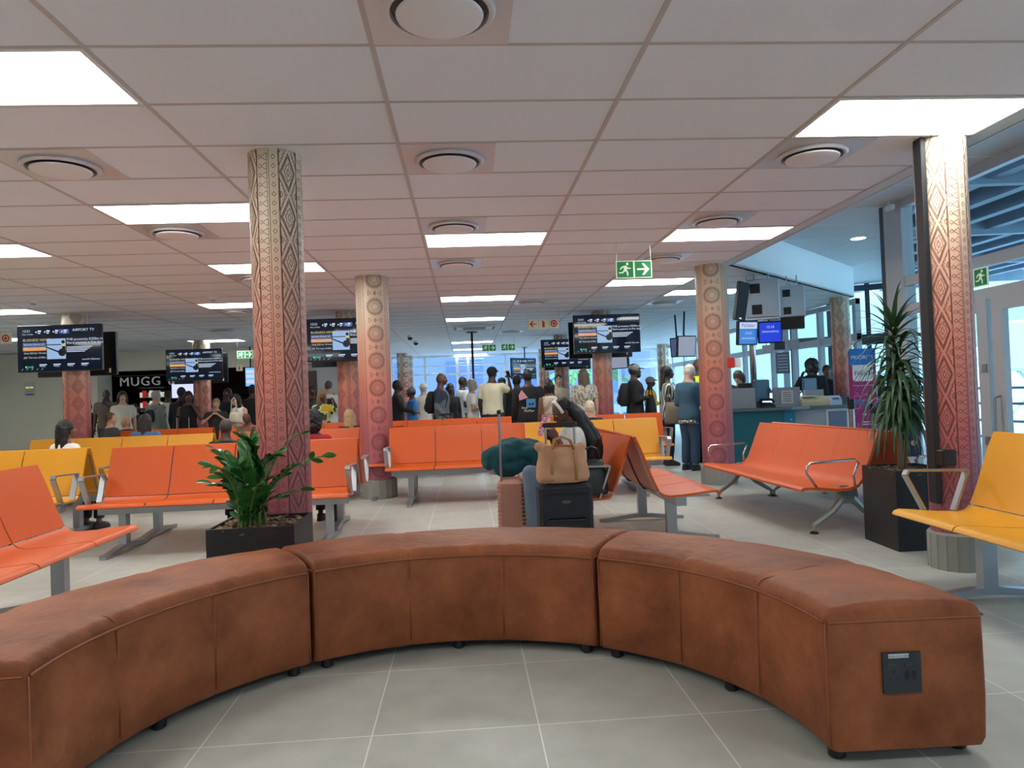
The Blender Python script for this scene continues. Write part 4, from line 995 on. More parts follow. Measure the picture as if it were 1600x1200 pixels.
g=G(); g.tube([(-.17,.02,0),(-.17,.02,.6)],.014); g.tube([(.17,.02,0),(.17,.02,.6)],.014); g.box(-.2,.2,-.15,.15,0,.015); g.build('stand',M_alu,t)
# black strip and box on the right pillar
t=thing('cable_trunking','tall black strip running up the left side of the right pillar','trunking',(2.945,4.36,0)); G().box(-.022,.010,-.03,.05,.42,CZ-.002,bev=.004).build('channel',M_blackm,t); G().box(-.02,.07,-.10,-.03,.66,.76,bev=.006).build('outlet_box',M_black,t)
# ---------------- coffee shop ----------------
t=thing('shop_sign','large silver letters reading MUGG & BEAN over the coffee shop','shop sign',(0,0,0))
p0=at(188,596,19.4); g=G(); g.M=Matrix.Translation((p0.x,19.35,p0.z-.13))@Matrix.Rotation(PI/2,4,'X')
M_sil=mat('silver_letter',srgb(206,206,206),.35,.3)
x=0
for ch in 'MUGG & BEAN':
    if ch==' ': x+=.16; continue
    vs,fs=text_geo(ch,.33,'LEFT',.02); w_=max(v[0] for v in vs)
    gg=G(); gg.M=g.M@Matrix.Translation((x,0,0)); gg.add(vs,fs); gg.build('letter',M_sil,t); x+=w_+.045
g=G(); g.box(p0.x-.15,p0.x+x+.1,19.40,19.43,p0.z+.12,p0.z+.15)
g.build('sign_rail',M_blackm,t)
M_dr=mat('dark_red_panel',srgb(78,26,32),.5); M_bk=mat('shop_black',srgb(24,20,22),.6)
t=thing('coffee_counter','dark coffee shop counter behind the queue','counter',(0,0,0)); G().box(-9.2,-5.1,21.2,21.9,0,1.12).build('body',M_bk,t); G().box(-9.25,-5.05,21.15,21.95,1.12,1.17).build('worktop',M_dgrey,t)
t=thing('shop_back_panel','dark red wall panelling at the back of the coffee shop','wall panel',(0,0,0)); G().box(-9.3,-5.1,24.5,24.58,0,2.6).build('panel',M_dr,t); G().box(-9.3,-5.1,24.4,24.5,1.5,1.56).build('shelf',M_bk,t)
M_scr=mat('menu_glow',(0,0,0),.3,emit=srgb(150,185,215),estr=.75); M_scr2=mat('menu_glow_lilac',(0,0,0),.3,emit=srgb(180,185,225),estr=.8)
for px0,px1,py0,py1,Y,m,l in ((128,164,610,640,20.9,M_scr,'bright blue lit menu screen right of the leftmost pillar'),(269,302,598,622,20.9,M_scr2,'lilac lit menu screen left of the coffee shop pillar')):
    a=at(px0,py1,Y);b=at(px1,py0,Y); t=thing('menu_screen',l,'screen',((a.x+b.x)/2,Y,(a.z+b.z)/2)); w_=b.x-a.x;h_=b.z-a.z
    G().box(-w_/2-.02,w_/2+.02,0,.05,-h_/2-.02,h_/2+.02).build('housing',M_black,t); G().box(-w_/2,w_/2,-.006,0,-h_/2,h_/2).build('screen',m,t); G().tube([(0,.03,h_/2),(0,.03,CZ-.02-(a.z+b.z)/2)],.02).build('ceiling_rod',M_blackm,t)
a=at(200,622,20.8); b=at(233,612,20.8)
t=thing('display_case','lit snack display case on the coffee counter','display case',((a.x+b.x)/2,21.3,1.17)); G().box(-.5,.5,0,.4,0,.05).build('base',M_alu,t); G().box(-.5,.5,.0,.4,.62,.66).build('lid',M_alu,t)
for z in (.05,.35):
    g=G(); g.box(-.48,.48,.05,.38,z,z+.015); g.build('shelf',M_white,t)
    for i in range(9):
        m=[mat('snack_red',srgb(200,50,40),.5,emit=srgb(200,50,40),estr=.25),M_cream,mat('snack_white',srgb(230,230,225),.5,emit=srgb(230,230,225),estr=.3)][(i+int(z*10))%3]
        G().box(-.45+.1*i,-.38+.1*i,.08,.2,z+.016,z+.016+.14+.05*(i%2)).build('snack_packet',m,t)
a=at(45,608,18.95); 
t=thing('wall_notice','small printed notice on the beige pillar at far left','notice',(a.x,18.985,a.z)); G().box(-.13,.13,-.006,.008,-.18,.18).build('sheet',mat('notice_sheet',srgb(196,198,190),.7),t)
g=G(); g.box(-.09,.0,-.009,-.006,.02,.06,0); g.box(.02,.09,-.009,-.006,.02,.06,0); g.box(-.10,.10,-.009,-.006,-.15,-.12,1); g.box(-.09,.09,-.009,-.006,-.03,-.025,2); g.box(-.09,.09,-.009,-.006,-.06,-.055,2); g.build('printed_marks',[M_ty,M_navy,M_blackm],t)
# ---------------- planters ----------------
def planter(x0,x1,y0,y1,h,label,rz=0.):
    t=thing('planter',label,'planter',((x0+x1)/2,(y0+y1)/2,0),rz); a,b=(x1-x0)/2,(y1-y0)/2; w_=.012
    g=G(); g.box(-a,a,-b,-b+w_,0,h); g.box(-a,a,b-w_,b,0,h); g.box(-a,-a+w_,-b+w_,b-w_,0,h); g.box(a-w_,a,-b+w_,b-w_,0,h); g.build('box',M_blackm,t)
    g=G(); n=14
    vs=[(-a+w_+(2*a-2*w_)*i/n,-b+w_+(2*b-2*w_)*j/n,h-.05+.022*noise.noise(Vector((i*.7,j*.7,x0)))) for j in range(n+1) for i in range(n+1)]
    g.add(vs,[(j*(n+1)+i,j*(n+1)+i+1,(j+1)*(n+1)+i+1,(j+1)*(n+1)+i) for j in range(n) for i in range(n)]); g.build('soil',M_soilbed,t)
    g=G(); rnd=random.Random(5)
    cols=[mat('bark_brown',srgb(118,86,64),.9),mat('bark_pale',srgb(150,120,92),.9),mat('bark_dark',srgb(72,50,40),.9)]
    for i in range(int(1900*a*b*4/1)):
        px_,py_=rnd.uniform(-a+.02,a-.02),rnd.uniform(-b+.02,b-.02); L=rnd.uniform(.014,.034); 
        R=Matrix.Translation((px_,py_,h-.035+rnd.uniform(-.008,.022)))@Matrix.Rotation(rnd.uniform(0,6.3),4,'Z')@Matrix.Rotation(rnd.uniform(-.5,.5),4,'X')@Matrix.Rotation(rnd.uniform(-.5,.5),4,'Y')
        g.M=R; g.box(-L,L,-L*.45,L*.45,-.004,.004,rnd.randrange(3))
    o=g.build('bark_chips',cols,t); o['kind']='stuff'
    return t
planter(-1.38,-.925,3.87,4.32,.555,'low square black planter with bark in front of the left pillar')
planter(3.00,3.42,4.86,5.32,.565,'tall black planter beside the right pillar with a drooping palm',-.04)
# glossy zamioculcas
def leaf(g,base,d,up,L,W,mi=0,droop=.15,n=5):
    d=d.normalized(); side=d.cross(up); 
    if side.length<1e-4: side=Vector((1,0,0))
    side.normalize(); up2=side.cross(d).normalized(); rows=[]
    for i in range(n+1):
        u=i/n; w=W*math.sin(PI*min(1,u*.93+.04))**.8*(1 if i<n else .05); c=base+d*L*u-Vector((0,0,1))*droop*L*u*u
        rows.append((c-side*w/2+up2*w*.14,c,c+side*w/2+up2*w*.14))
    vs=[p for r in rows for p in r]; fs=[]
    for i in range(n):
        a=i*3; fs+= [(a,a+1,a+4,a+3),(a+1,a+2,a+5,a+4)]
    g.add(vs,fs,mi)
def frond(t,base,az,lean,H,nl,L0,rnd):
    g=G(); pts=[]; n=10
    for i in range(n+1):
        u=i/n; out=lean*u**1.5; pts.append(base+Vector((math.cos(az)*out,math.sin(az)*out,H*math.sin(u*1.45)/math.sin(1.45) if H>0 else 0)))
    g.tube(pts,[.007*(1-.6*i/n)+.001 for i in range(n+1)],6,1)
    nl=int(nl*1.2)
    for k in range(nl):
        u=.14+.86*k/nl; i=min(n-1,int(u*n)); p=pts[i].lerp(pts[i+1],u*n-i); ax=(pts[i+1]-pts[i]).normalized()
        for e in (-1,1):
            sd=ax.cross(Vector((math.cos(az+rnd.uniform(-.3,.3)),math.sin(az),.35))).normalized()*e
            d=sd*.75+ax*.75+Vector((0,0,rnd.uniform(-.1,.2)))
            L=L0*(.75+.5*math.sin(PI*min(1,u)))*rnd.uniform(.8,1.1); leaf(g,p,d,ax.cross(sd)*e+Vector((0,0,.3)),L,L*.46,0,.12)
    leaf(g,pts[-1],pts[-1]-pts[-2],Vector((1,0,.2)),L0,L0*.4)
    return g.build('frond',[M_leaf,M_stem],t,True)
t=thing('zz_plant','glossy dark green leafy plant in the low black planter','plant',(-1.17,4.04,.51))
rnd=random.Random(11)
for az,le,H,nl,L0 in ((-.25,.42,.40,13,.085),(3.4,.07,.52,9,.10),(2.8,.16,.44,9,.095),(1.2,.05,.50,9,.10),(-.4,.16,.42,8,.09),(-1.6,.14,.36,8,.09),(-2.3,.18,.38,8,.09),(3.6,.22,.30,8,.085),(.2,.24,.52,6,.06),(-1.0,.22,.28,7,.085),(2.2,.16,.38,8,.09),(-2.9,.22,.28,8,.085),(0.1,.20,.30,8,.085),(1.8,.02,.38,8,.085),(-.1,.33,.22,8,.085),(-2.6,.10,.50,9,.095)):
    frond(t,Vector((rnd.uniform(-.07,.07)-.01,rnd.uniform(-.06,.06),0)),az,le,H,nl,L0,rnd)
t=thing('drooping_palm','tall plant with long drooping strap leaves in the tall planter','plant',(3.17,5.10,.52))
G().tube([(0,0,0),(.01,0,.3),(-.01,.01,.7),(.0,0,1.08)],[.020,.018,.016,.012],8).build('stem',mat('palm_cane',srgb(150,134,104),.8),t,True)
G().tube([(.05,.03,0),(.09,.04,.3),(.12,.05,.62)],[.016,.014,.010],8).build('stem',mat('palm_cane',srgb(150,134,104),.8),t,True)
def strap(g,base,az,el,L,W,droop):
    n=9; d=Vector((math.cos(az)*math.cos(el),math.sin(az)*math.cos(el),math.sin(el))); p=Vector(base); v=d.copy(); rows=[]
    for i in range(n+1):
        u=i/n; sd=Vector((-math.sin(az),math.cos(az),0)); w=W*(.55+.45*math.sin(PI*min(1,u*1.6)))*(1-u**3)+.001
        nrm=sd.cross(v).normalized(); rows.append((p-sd*w/2+nrm*w*.12,p.copy(),p+sd*w/2+nrm*w*.12))
        p=p+v*L/n; v=(v-Vector((0,0,droop/n*(1+u)))).normalized()
    vs=[q for r in rows for q in r]; g.add(vs,[f for i in range(n) for f in ((i*3,i*3+1,i*3+4,i*3+3),(i*3+1,i*3+2,i*3+5,i*3+4))])
rnd=random.Random(21)
for (x,y,z0,z1,n,e0,e1,L,dr) in ((0,0,.98,1.10,30,.35,1.35,.36,1.0),(0,0,.70,.98,36,.0,.8,.36,2.2),(.02,.0,.45,.80,52,-.1,.7,.42,3.0),(.11,.05,.42,.64,52,.0,.9,.42,3.0),(-.03,-.02,.35,.60,36,-.2,.5,.40,3.0),(.05,.02,.60,.95,30,.2,.9,.52,2.0)):
    g=G()
    for i in range(n):
        strap(g,(x,y,z0+(z1-z0)*i/n),i*2.4+rnd.uniform(-.2,.2),e0+(e1-e0)*i/n,L*rnd.uniform(.8,1.2),.034,dr*rnd.uniform(.8,1.2))
    g.build('leaf_crown',M_leaf2,t,True)
t=thing('potted_fern','small green plant behind the yellow seats by the leftmost pillar','plant',(at(150,690,11.0).x,11.0,0))
G().box(-.2,.2,-.2,.2,0,.5,bev=.01).build('planter_box',M_blackm,t)
g=G(); rnd=random.Random(4)
for i in range(40): strap(g,(rnd.uniform(-.1,.1),rnd.uniform(-.1,.1),.5),i*2.4,rnd.uniform(.3,1.3),rnd.uniform(.3,.5),.03,2)
g.build('foliage',M_leaf,t,True)
# ---------------- people ----------------
SKIN={'d':srgb(74,46,36),'m':srgb(118,78,58),'l':srgb(206,158,134),'o':srgb(196,150,128),'b':srgb(96,62,46)}
def skin_mat(k): return mat('skin_'+{'d':'dark','m':'brown','l':'light','o':'pale','b':'warm_brown'}[k],SKIN[k],.5,var=.06,vscale=20)
def cloth(col,rough=.85): return mat('cloth_%02x%02x%02x'%tuple(col),srgb(*col),rough,bump=.15,bscale=120,var=.08,vscale=12)
def hair_mat(col): return mat('hair_%02x%02x%02x'%tuple(col),srgb(*col),.55,bump=.3,bscale=90,var=.25,vscale=40)
def stripes_mat(name,a,b,scale,direction='X',rough=.8):
    if name in MATS: return MATS[name]
    m=bpy.data.materials.new(name); m.use_nodes=True; n=m.node_tree; p=n.nodes['Principled BSDF']; p.inputs['Roughness'].default_value=rough
    t=n.nodes.new('ShaderNodeTexCoord'); w_=n.nodes.new('ShaderNodeTexWave'); w_.bands_direction=direction; w_.inputs['Scale'].default_value=scale; w_.inputs['Distortion'].default_value=.6
    r=n.nodes.new('ShaderNodeValToRGB'); r.color_ramp.interpolation='CONSTANT'; r.color_ramp.elements[0].color=(*srgb(*a),1); r.color_ramp.elements[1].position=.5; r.color_ramp.elements[1].color=(*srgb(*b),1)
    n.links.new(t.outputs['Object'],w_.inputs[0]); n.links.new(w_.outputs['Fac'],r.inputs[0]); n.links.new(r.outputs[0],p.inputs['Base Color']); MATS[name]=m; return m
def blotch_mat(name,cols,scale,rough=.8):
    if name in MATS: return MATS[name]
    m=bpy.data.materials.new(name); m.use_nodes=True; n=m.node_tree; p=n.nodes['Principled BSDF']; p.inputs['Roughness'].default_value=rough
    t=n.nodes.new('ShaderNodeTexCoord'); w_=n.nodes.new('ShaderNodeTexNoise'); w_.inputs['Scale'].default_value=scale; w_.inputs['Detail'].default_value=1
    r=n.nodes.new('ShaderNodeValToRGB'); r.color_ramp.interpolation='CONSTANT'; e=r.color_ramp.elements
    e[0].position=0; e[0].color=(*srgb(*cols[0]),1); e[1].position=.46; e[1].color=(*srgb(*cols[1]),1)
    if len(cols)>2: k=e.new(.56); k.color=(*srgb(*cols[2]),1)
    n.links.new(t.outputs['Object'],w_.inputs['Vector']); n.links.new(w_.outputs['Fac'],r.inputs[0]); n.links.new(r.outputs[0],p.inputs['Base Color']); MATS[name]=m; return m
M_eye=mat('eye_white',srgb(214,210,204),.3); M_pup=mat('eye_dark',srgb(24,16,14),.2); M_lip=mat('lip',srgb(126,66,60),.5)
V=Vector
# arm poses: (elbow, wrist) from the shoulder, for the left arm of someone facing -y (x mirrored for the other)
ARMS={'down':((.05,.02,-.29),(.06,-.05,-.54)),'bent':((.04,.03,-.28),(-.06,-.20,-.24)),'phone':((.05,-.02,-.28),(-.10,-.24,-.10)),'hip':((.16,.06,-.24),(.03,-.08,-.42)),
 'face':((.06,-.16,-.22),(-.08,-.17,.06)),'chin':((.10,-.14,-.20),(-.12,-.20,-.01)),'reach':((.03,-.12,-.25),(.0,-.36,-.20)),'fwd':((.02,-.14,-.24),(.0,-.38,-.30)),'desk':((.03,-.10,-.27),(-.04,-.34,-.30)),
 'lap':((.05,-.03,-.28),(-.10,-.22,-.36)),'trolley':((.06,.02,-.28),(.08,-.16,-.46)),'cross':((.06,-.02,-.28),(-.24,-.17,-.24)),'photo':((.10,-.16,-.10),(.0,-.30,.12)),'neck':((.16,-.10,-.02),(-.06,-.12,.12))}
def limb(g,pts,rs,n=12):
    for (a,b),(ra,rb) in zip(zip(pts[:-1],pts[1:]),zip(rs[:-1],rs[1:])):
        g.tube([a,a.lerp(b,.33),a.lerp(b,.66),b],[ra,ra*.72+rb*.28,ra*.36+rb*.64,rb],n)
    for p,r in zip(pts,rs): g.ell(p,(r,r,r),n,8)
def hand(g,w,d,palm,s,curl=.5,side=1):
    """palm and five bent fingers; w wrist, d direction of the forearm, palm the way the palm looks"""
    d=d.normalized(); palm=(palm-d*palm.dot(d)).normalized(); lat=d.cross(palm).normalized()*side
    def P(a,b,c): return w+(d*a+lat*b+palm*c)*s
    g.tube([P(-.01,0,0),P(.03,0,0),P(.085,.0,.004)],[.026*s,.036*s,.038*s],10,flat=.48) if False else None
    for o in (-.026,-.009,.009,.026): g.tube([P(-.008,o*.5,0),P(.03,o,0),P(.088,o,.002)],[.014*s,.0155*s,.0125*s],7)
    for o,L in ((-.029,.062),(-.010,.076),(.010,.082),(.029,.074)):
        a=P(.086,o,0); q=[a]; ang=0; dirv=V((1,0))
        for sgm,fr in enumerate((.45,.32,.23)):
            ang+=curl*(.9,1.1,.8)[sgm]; pr=q[-1]; q.append(pr+(d*math.cos(ang)+palm*math.sin(ang)+lat*(o*.6))*L*fr*s)
        g.tube(q,[.0105*s,.0098*s,.009*s,.0075*s],7); g.ell(q[-1],(.0075*s,)*3,7,5)
    a=P(.022,.032,.004); b=a+(d*.62+lat*.62+palm*.42)*.036*s; c=b+(d*.8+lat*.12+palm*.6)*.034*s
    g.tube([P(.012,.012,.0),a,b,c],[.016*s,.0145*s,.0115*s,.009*s],7); g.ell(c,(.009*s,)*3,7,5)
HAIRS={}
def person(x,y,rz,H,skin,label,top=(90,90,90),bottom=(40,44,60),hair='short',hcol=(30,24,22),arms=('down','down'),sit=False,lean=0.,head=(0.,0.,0.),sleeve='short',
           dress=None,shoe=(40,38,40),build=1.,female=False,cap=None,face=True,topmat=None,botmat=None,group='people waiting in the hall',child=1.,vox=.0105,z=0.,arm_pos=None,knees=None,hem=None):
    t=thing('person',label,'person',(x,y,z),rz,group); far=y>8.5
    if far: vox=.0125
    s=H/1.75; S=lambda p:V(p)*s
    hipz=(.50 if sit else .93); pel=V((0,0.,hipz if not sit else hipz/s)) 
    if sit: pel=V((0,0,.50/s))
    RL=Matrix.Rotation(lean,3,'X')
    def T(p): return (pel+RL@(V(p)-V((0,0,.93))))*s
    bw=build*1.06; fw=.92 if female else 1.
    rg=[(T((0,0,.83 if not sit else .86)),.135*bw*s,.105*bw*s,RL),(T((0,.004,.90)),(.172*bw)*s,.122*bw*s,RL),(T((0,.004,.98)),.160*bw*s,.115*bw*s,RL),(T((0,-.004,1.10)),(.130 if female else .148)*bw*s,.105*bw*s,RL),
        (T((0,-.006,1.22)),.152*fw*bw*s,.115*bw*s,RL),(T((0,-.002,1.33)),.172*fw*bw*s,.115*bw*s,RL),(T((0,.005,1.40)),.170*fw*bw*s,.095*bw*s,RL),(T((0,.010,1.445)),.138*fw*bw*s,.082*bw*s,RL),(T((0,.012,1.485)),.086*s,.070*s,RL),(T((0,.006,1.52)),.063*s,.062*s,RL),(T((0,-.004,1.58)),.060*s,.060*s,RL)]
    g=G(); g.rings(rg,18)
    # head
    HR=RL@Matrix.Rotation(head[0],3,'Z')@Matrix.Rotation(head[1],3,'X')@Matrix.Rotation(head[2],3,'Y')
    nk=T((0,.004,1.537)); hc=nk+HR@(V((0,-.018,.105))*s)
    def hs(p):
        z_=p.z/(.121*s)
        k=1-.20*max(0,-z_)**1.3; p.x*=k; 
        if p.y<0: p.y*=(.97-.02*max(0,-z_))
        else: p.y*=1-.22*max(0,-z_)
        return p
    g.ell(hc,(.079*s,.101*s,.121*s),22,16,R=HR,fn=hs)
    hp=lambda a,b,c: hc+HR@(V((a*1.05,b*1.05,c*1.03))*s)
    g.ell(hp(0,-.070,-.078),(.030*s,.024*s,.024*s),10,8,R=HR)      # chin
    g.tube([hp(0,-.088,.012),hp(0,-.103,-.014),hp(0,-.110,-.030)],[.008*s,.0105*s,.014*s],8); g.ell(hp(0,-.104,-.033),(.017*s,.012*s,.010*s),8,6,R=HR)
    for e in (-1,1):
        g.ell(hp(e*.034,-.078,.022),(.020*s,.012*s,.009*s),8,6,R=HR)   # brow
        g.ell(hp(e*.074,.008,-.008),(.010*s,.018*s,.029*s),8,8,R=HR)   # ear
        g.ell(hp(e*.038,-.072,-.030),(.020*s,.016*s,.020*s),8,6,R=HR)  # cheek
    g.ell(hp(0,-.092,-.056),(.022*s,.010*s,.009*s),8,6,R=HR)
    # arms
    info={}
    for i,e in enumerate((1,-1)):
        sh=T((e*.172*fw*bw,.008,1.395)); a=ARMS[arms[i]] if isinstance(arms[i],str) else arms[i]
        el=sh+RL@(V((e*a[0][0],a[0][1],a[0][2]))*s); wr=sh+RL@(V((e*a[1][0],a[1][1],a[1][2]))*s)
        rs=[.052*bw*s,.038*bw*s,.024*s]; limb(g,[sh,el,wr],rs); fd=(wr-el)
        pl=V((-e,-.2,0)) if abs(fd.normalized().z)>.6 else V((-e*.5,0,-1 if arms[i] not in('phone','face','chin','photo') else .4))
        hand(g,wr,fd,pl,s,.35 if arms[i] in('down','hip') else .75,1 if e>0 else -1)
        info[i]=(sh,el,wr,fd.normalized())
    # legs
    feet=[]
    for i,e in enumerate((1,-1)):
        hip=T((e*.088*bw,.0,.90))
        if sit:
            kx,ky,kz=(knees[i] if knees else (.11,-.46,.50)); kn=V((e*kx*s,ky*s,kz)); an=V((e*kx*s,ky*s+(.06 if not knees else .02)*s,.085)); 
        else: kn=V((e*.095,-.012,.50))*s; an=V((e*.10,.02,.085))*s
        limb(g,[hip,kn,an],[.088*bw*s,.056*bw*s,.036*s],14); g.ell(kn.lerp(an,.3)+V((0,.012,0))*s,(.052*s,.056*s,.10*s),10,8)
        g.tube([an+V((0,.035,-.03))*s,an+V((0,-.05,-.045))*s,an+V((0,-.14,-.06))*s],[.036*s,.038*s,.028*s],10,flat=.8)
        feet.append((hip,kn,an))
    me=remesh(g,vox*s,3); link('body',me,skin_mat(skin),t)
    # ---- face ----
    if face:
        for e in (-1,1):
            ge=G(); ge.ell(hp(e*.031,-.0835,.004),(.0130*s,.008*s,.0070*s),10,6,R=HR,mi=0); ge.ell(hp(e*.031,-.0900,.004),(.0055*s,.003*s,.0055*s),8,5,R=HR,mi=1)
            ge.build('eye',[M_eye,M_pup],t,True)
        gm=G(); gm.tube([hp(-.022,-.090,-.056),hp(-.008,-.100,-.0545),hp(.008,-.100,-.0545),hp(.022,-.090,-.056)],[.003*s,.0058*s,.0058*s,.003*s],8); gm.build('mouth',M_lip,t,True)
        for e in (-1,1): G().tube([hp(e*.050,-.078,.020),hp(e*.034,-.089,.027),hp(e*.018,-.092,.023)],[.0025*s,.004*s,.003*s],6).build('eyebrow',hair_mat(hcol),t,True)
    # ---- hair ----
    g=G(); hv=.011*s; disp=.004
    def cap_hair(k=.008,zc=.022,back=.016):
        g.ell(hp(0,back,zc),((.080+k)*s,(.096+k)*s,(.106+k)*s),20,14,R=HR)
    if hair=='buzz': g.ell(hp(0,.010,.020),(.0835*s,.100*s,.109*s),20,14,R=HR); disp=.0015
    elif hair=='short': cap_hair(.009); disp=.006
    elif hair=='bald': g=None
    elif hair=='afro': g.ell(hp(0,.03,.03),(.125*s,.125*s,.135*s),22,16,R=HR); g.ell(hp(0,.05,-.06),(.13*s,.10*s,.11*s),18,12,R=HR); disp=.022
    elif hair in ('long','bob','longdress'):
        cap_hair(.014); L=.16 if hair=='bob' else .36
        for e in (-1,0,1):
            top_=hp(e*.058,.035 if e else .075,.03); q=[top_]; 
            for k in range(1,6):
                u=k/5; q.append(top_+V((e*.012*u*s,(.03*u)*s,-L*u*s)) if hair!='bob' else hp(e*(.066-.004*u),.030+.02*(1-abs(e)),.03-L*u))
            g.tube(q,[.050*s,.052*s,.05*s,.046*s,.04*s,(.018 if hair!='bob' else .034)*s],12,flat=1.)
        disp=.008
    elif hair=='tied': cap_hair(.010); g.ell(hp(0,.115,.03),(.04*s,.045*s,.045*s),12,8,R=HR); disp=.004
    elif hair=='braids':
        cap_hair(.012); 
        for i in range(9):
            a=-1.1+2.2*i/8; q0=hp(.080*math.sin(a),.035+.06*math.cos(a),.0); q=[q0+V((.01*math.sin(a)*k*s,.012*k*s,-.085*k*s)) for k in range(5)]; g.tube(q,[.016*s,.015*s,.014*s,.013*s,.008*s],8)
        disp=.004
    if g is not None:
        me=remesh(g,hv*(1.4 if far else 1),2,disp=disp*s,dscale=38 if hair=='afro' else 30); link('hair',me,hair_mat(hcol),t)
    if cap:
        kind,ccol=cap; g=G()
        if kind=='cap':
            g.ell(hp(0,.008,.040),(.093*s,.112*s,.088*s),20,14,R=HR); 
            vs=[];n=10
            for z_ in (.050,.058):
                for r0 in (.0,.085):
                    for k in range(n+1):
                        a=PI*k/n; vs.append(hp(.078*math.cos(a)*(1 if r0==0 else .86),-.060-.03*math.sin(a)-r0*math.sin(a)**.6,z_-r0*.22))
            m_=n+1; fs=[]
            for q in (0,1):
                for k in range(n): fs.append((q*2*m_+k,q*2*m_+k+1,q*2*m_+m_+k+1,q*2*m_+m_+k))
            for k in range(n): fs.append((m_+k,m_+k+1,3*m_+k+1,3*m_+k))
            g.add(vs,fs)
        elif kind=='hat': 
            g.M=Matrix.Translation(hc)@HR.to_4x4(); g.lathe([(.0,.135*s),(.06*s,.130*s),(.085*s,.10*s),(.09*s,.05*s),(.15*s,.035*s),(.152*s,.030*s),(.09*s,.040*s)],24)
        elif kind=='band':
            g.tube([hp(.082*math.sin(a),-.02+.0*math.cos(a)-.028*(abs(math.cos(a))**1.5)*(1),.03+.092*math.cos(a)) for a in [-1.9+3.8*i/24 for i in range(25)]],.0165*s,8)
        g.build('headband' if kind=='band' else kind if kind!='cap' else 'cap',cloth(ccol),t,True)
    # ---- clothing ----
    g=G(); inf=.014*s; hemz=(.84 if not sit else .88) if hem is None else hem
    rr=[r for r in rg if True][1:8]
    low=[(T((0,.004,hemz)),.182*bw*s,.135*bw*s,RL)] 
    if dress is not None and not sit: low=[(V((0,0,dress))*s,.24*bw*s,.20*bw*s,None),(V((0,0,(dress+.95)/2))*s,.21*bw*s,.165*bw*s,None)]
    g.rings(low+[(c,a+inf,b+inf,R) for c,a,b,R in rr]+[(T((0,.010,1.475)),.088*s,.078*s,RL)],20)
    if sleeve!='none':
        for i in (0,1):
            sh,el,wr,fd=info[i]
            if sleeve=='short': pts=[sh,sh.lerp(el,.35),sh.lerp(el,.70)]; rs=[.066*bw*s,.064*bw*s,.062*bw*s]; g.tube(pts,rs,14); g.ell(sh,(rs[0],)*3,14,9)
            else: 
                pts=[sh,el,el.lerp(wr,.90)]; rs=[.066*bw*s,.054*bw*s,.040*s]; limb(g,pts[:2],rs[:2],14); g.tube([el,el.lerp(wr,.5),pts[2]],[.054*bw*s,.048*s,.040*s],14)
    if sit and dress is not None:
        for hip,kn,an in feet: g.tube([hip,hip.lerp(kn,.5),kn],[.11*s,.10*s,.085*s],12)
    me=remesh(g,(.021 if far else .015)*s,3,disp=.005*s,dscale=9); link('dress' if dress is not None else 'shirt',me,topmat or cloth(top),t)
    if dress is None:
        g=G(); hb=[(c,a+.008*s,b+.010*s,R) for c,a,b,R in rg[0:3]]; g.rings(hb,18)
        for hip,kn,an in feet:
            g.ell(hip,(.098*bw*s,)*3,14,9); g.tube([hip,hip.lerp(kn,.5),kn],[.100*bw*s,.088*bw*s,.074*bw*s],14); g.ell(kn,(.074*bw*s,)*3,12,8); g.tube([kn,kn.lerp(an,.5),an+V((0,0,.02))],[.074*bw*s,.070*bw*s,.062*bw*s],14)
        me=remesh(g,(.021 if far else .015)*s,3,disp=.005*s,dscale=11); link('trousers',me,botmat or cloth(bottom),t)
    for hip,kn,an in feet:
        g=G(); fx=an.x; fy=an.y; g.rings([(V((fx,fy-.045*s,.0)),.046*s,.135*s,None),(V((fx,fy-.045*s,.03*s)),.048*s,.138*s,None),(V((fx,fy-.04*s,.055*s)),.044*s,.125*s,None),(V((fx,fy-.005*s,.085*s)),.042*s,.085*s,None),(V((fx,fy+.015*s,.10*s)),.040*s,.055*s,None)],16)
        g.build('shoe',cloth(shoe,.6),t,True)
    t['_']=0; del t['_']
    return t,dict(hc=hc,hp=hp,arm=info,s=s,T=T,t=t)
def world_of(x,y,rz,p,z=0.): return Matrix.Translation((x,y,z))@Matrix.Rotation(rz,4,'Z')@V(p)
def backpack(P,x,y,rz,col,label,sc=1.,z=0.):
    T=P['T']; s=P['s']; c=T((0,.19,1.22)); t=thing('backpack',label,'backpack',(x,y,z),rz)
    g=G(); g.rings([(c+V((0,0,-.22))*s*sc,.13*s*sc,.07*s,None),(c+V((0,.01,-.16))*s*sc,.155*s*sc,.10*s,None),(c+V((0,.01,.05))*s*sc,.150*s*sc,.10*s,None),(c+V((0,-.01,.18))*s*sc,.12*s*sc,.075*s,None),(c+V((0,-.02,.22))*s*sc,.07*s*sc,.05*s,None)],18)
    g.build('pack_body',cloth(col),t,True)
    g=G(); g.rings([(c+V((0,.085,-.18))*s*sc,.10*s,.035*s,None),(c+V((0,.10,-.10))*s*sc,.115*s,.045*s,None),(c+V((0,.09,-.01))*s*sc,.10*s,.03*s,None)],14); g.build('front_pocket',cloth(tuple(max(0,v-8) for v in col)),t,True)
    for e in (-1,1):
        g=G(); g.tube([T((e*.09,.11,1.36)),T((e*.105,.03,1.475)),T((e*.11,-.10,1.40)),T((e*.12,-.135,1.28)),T((e*.14,-.09,1.12)),T((e*.13,.08,1.06))],.016*s,6,flat=1.); g.build('strap',cloth(col),t,True)
    return t
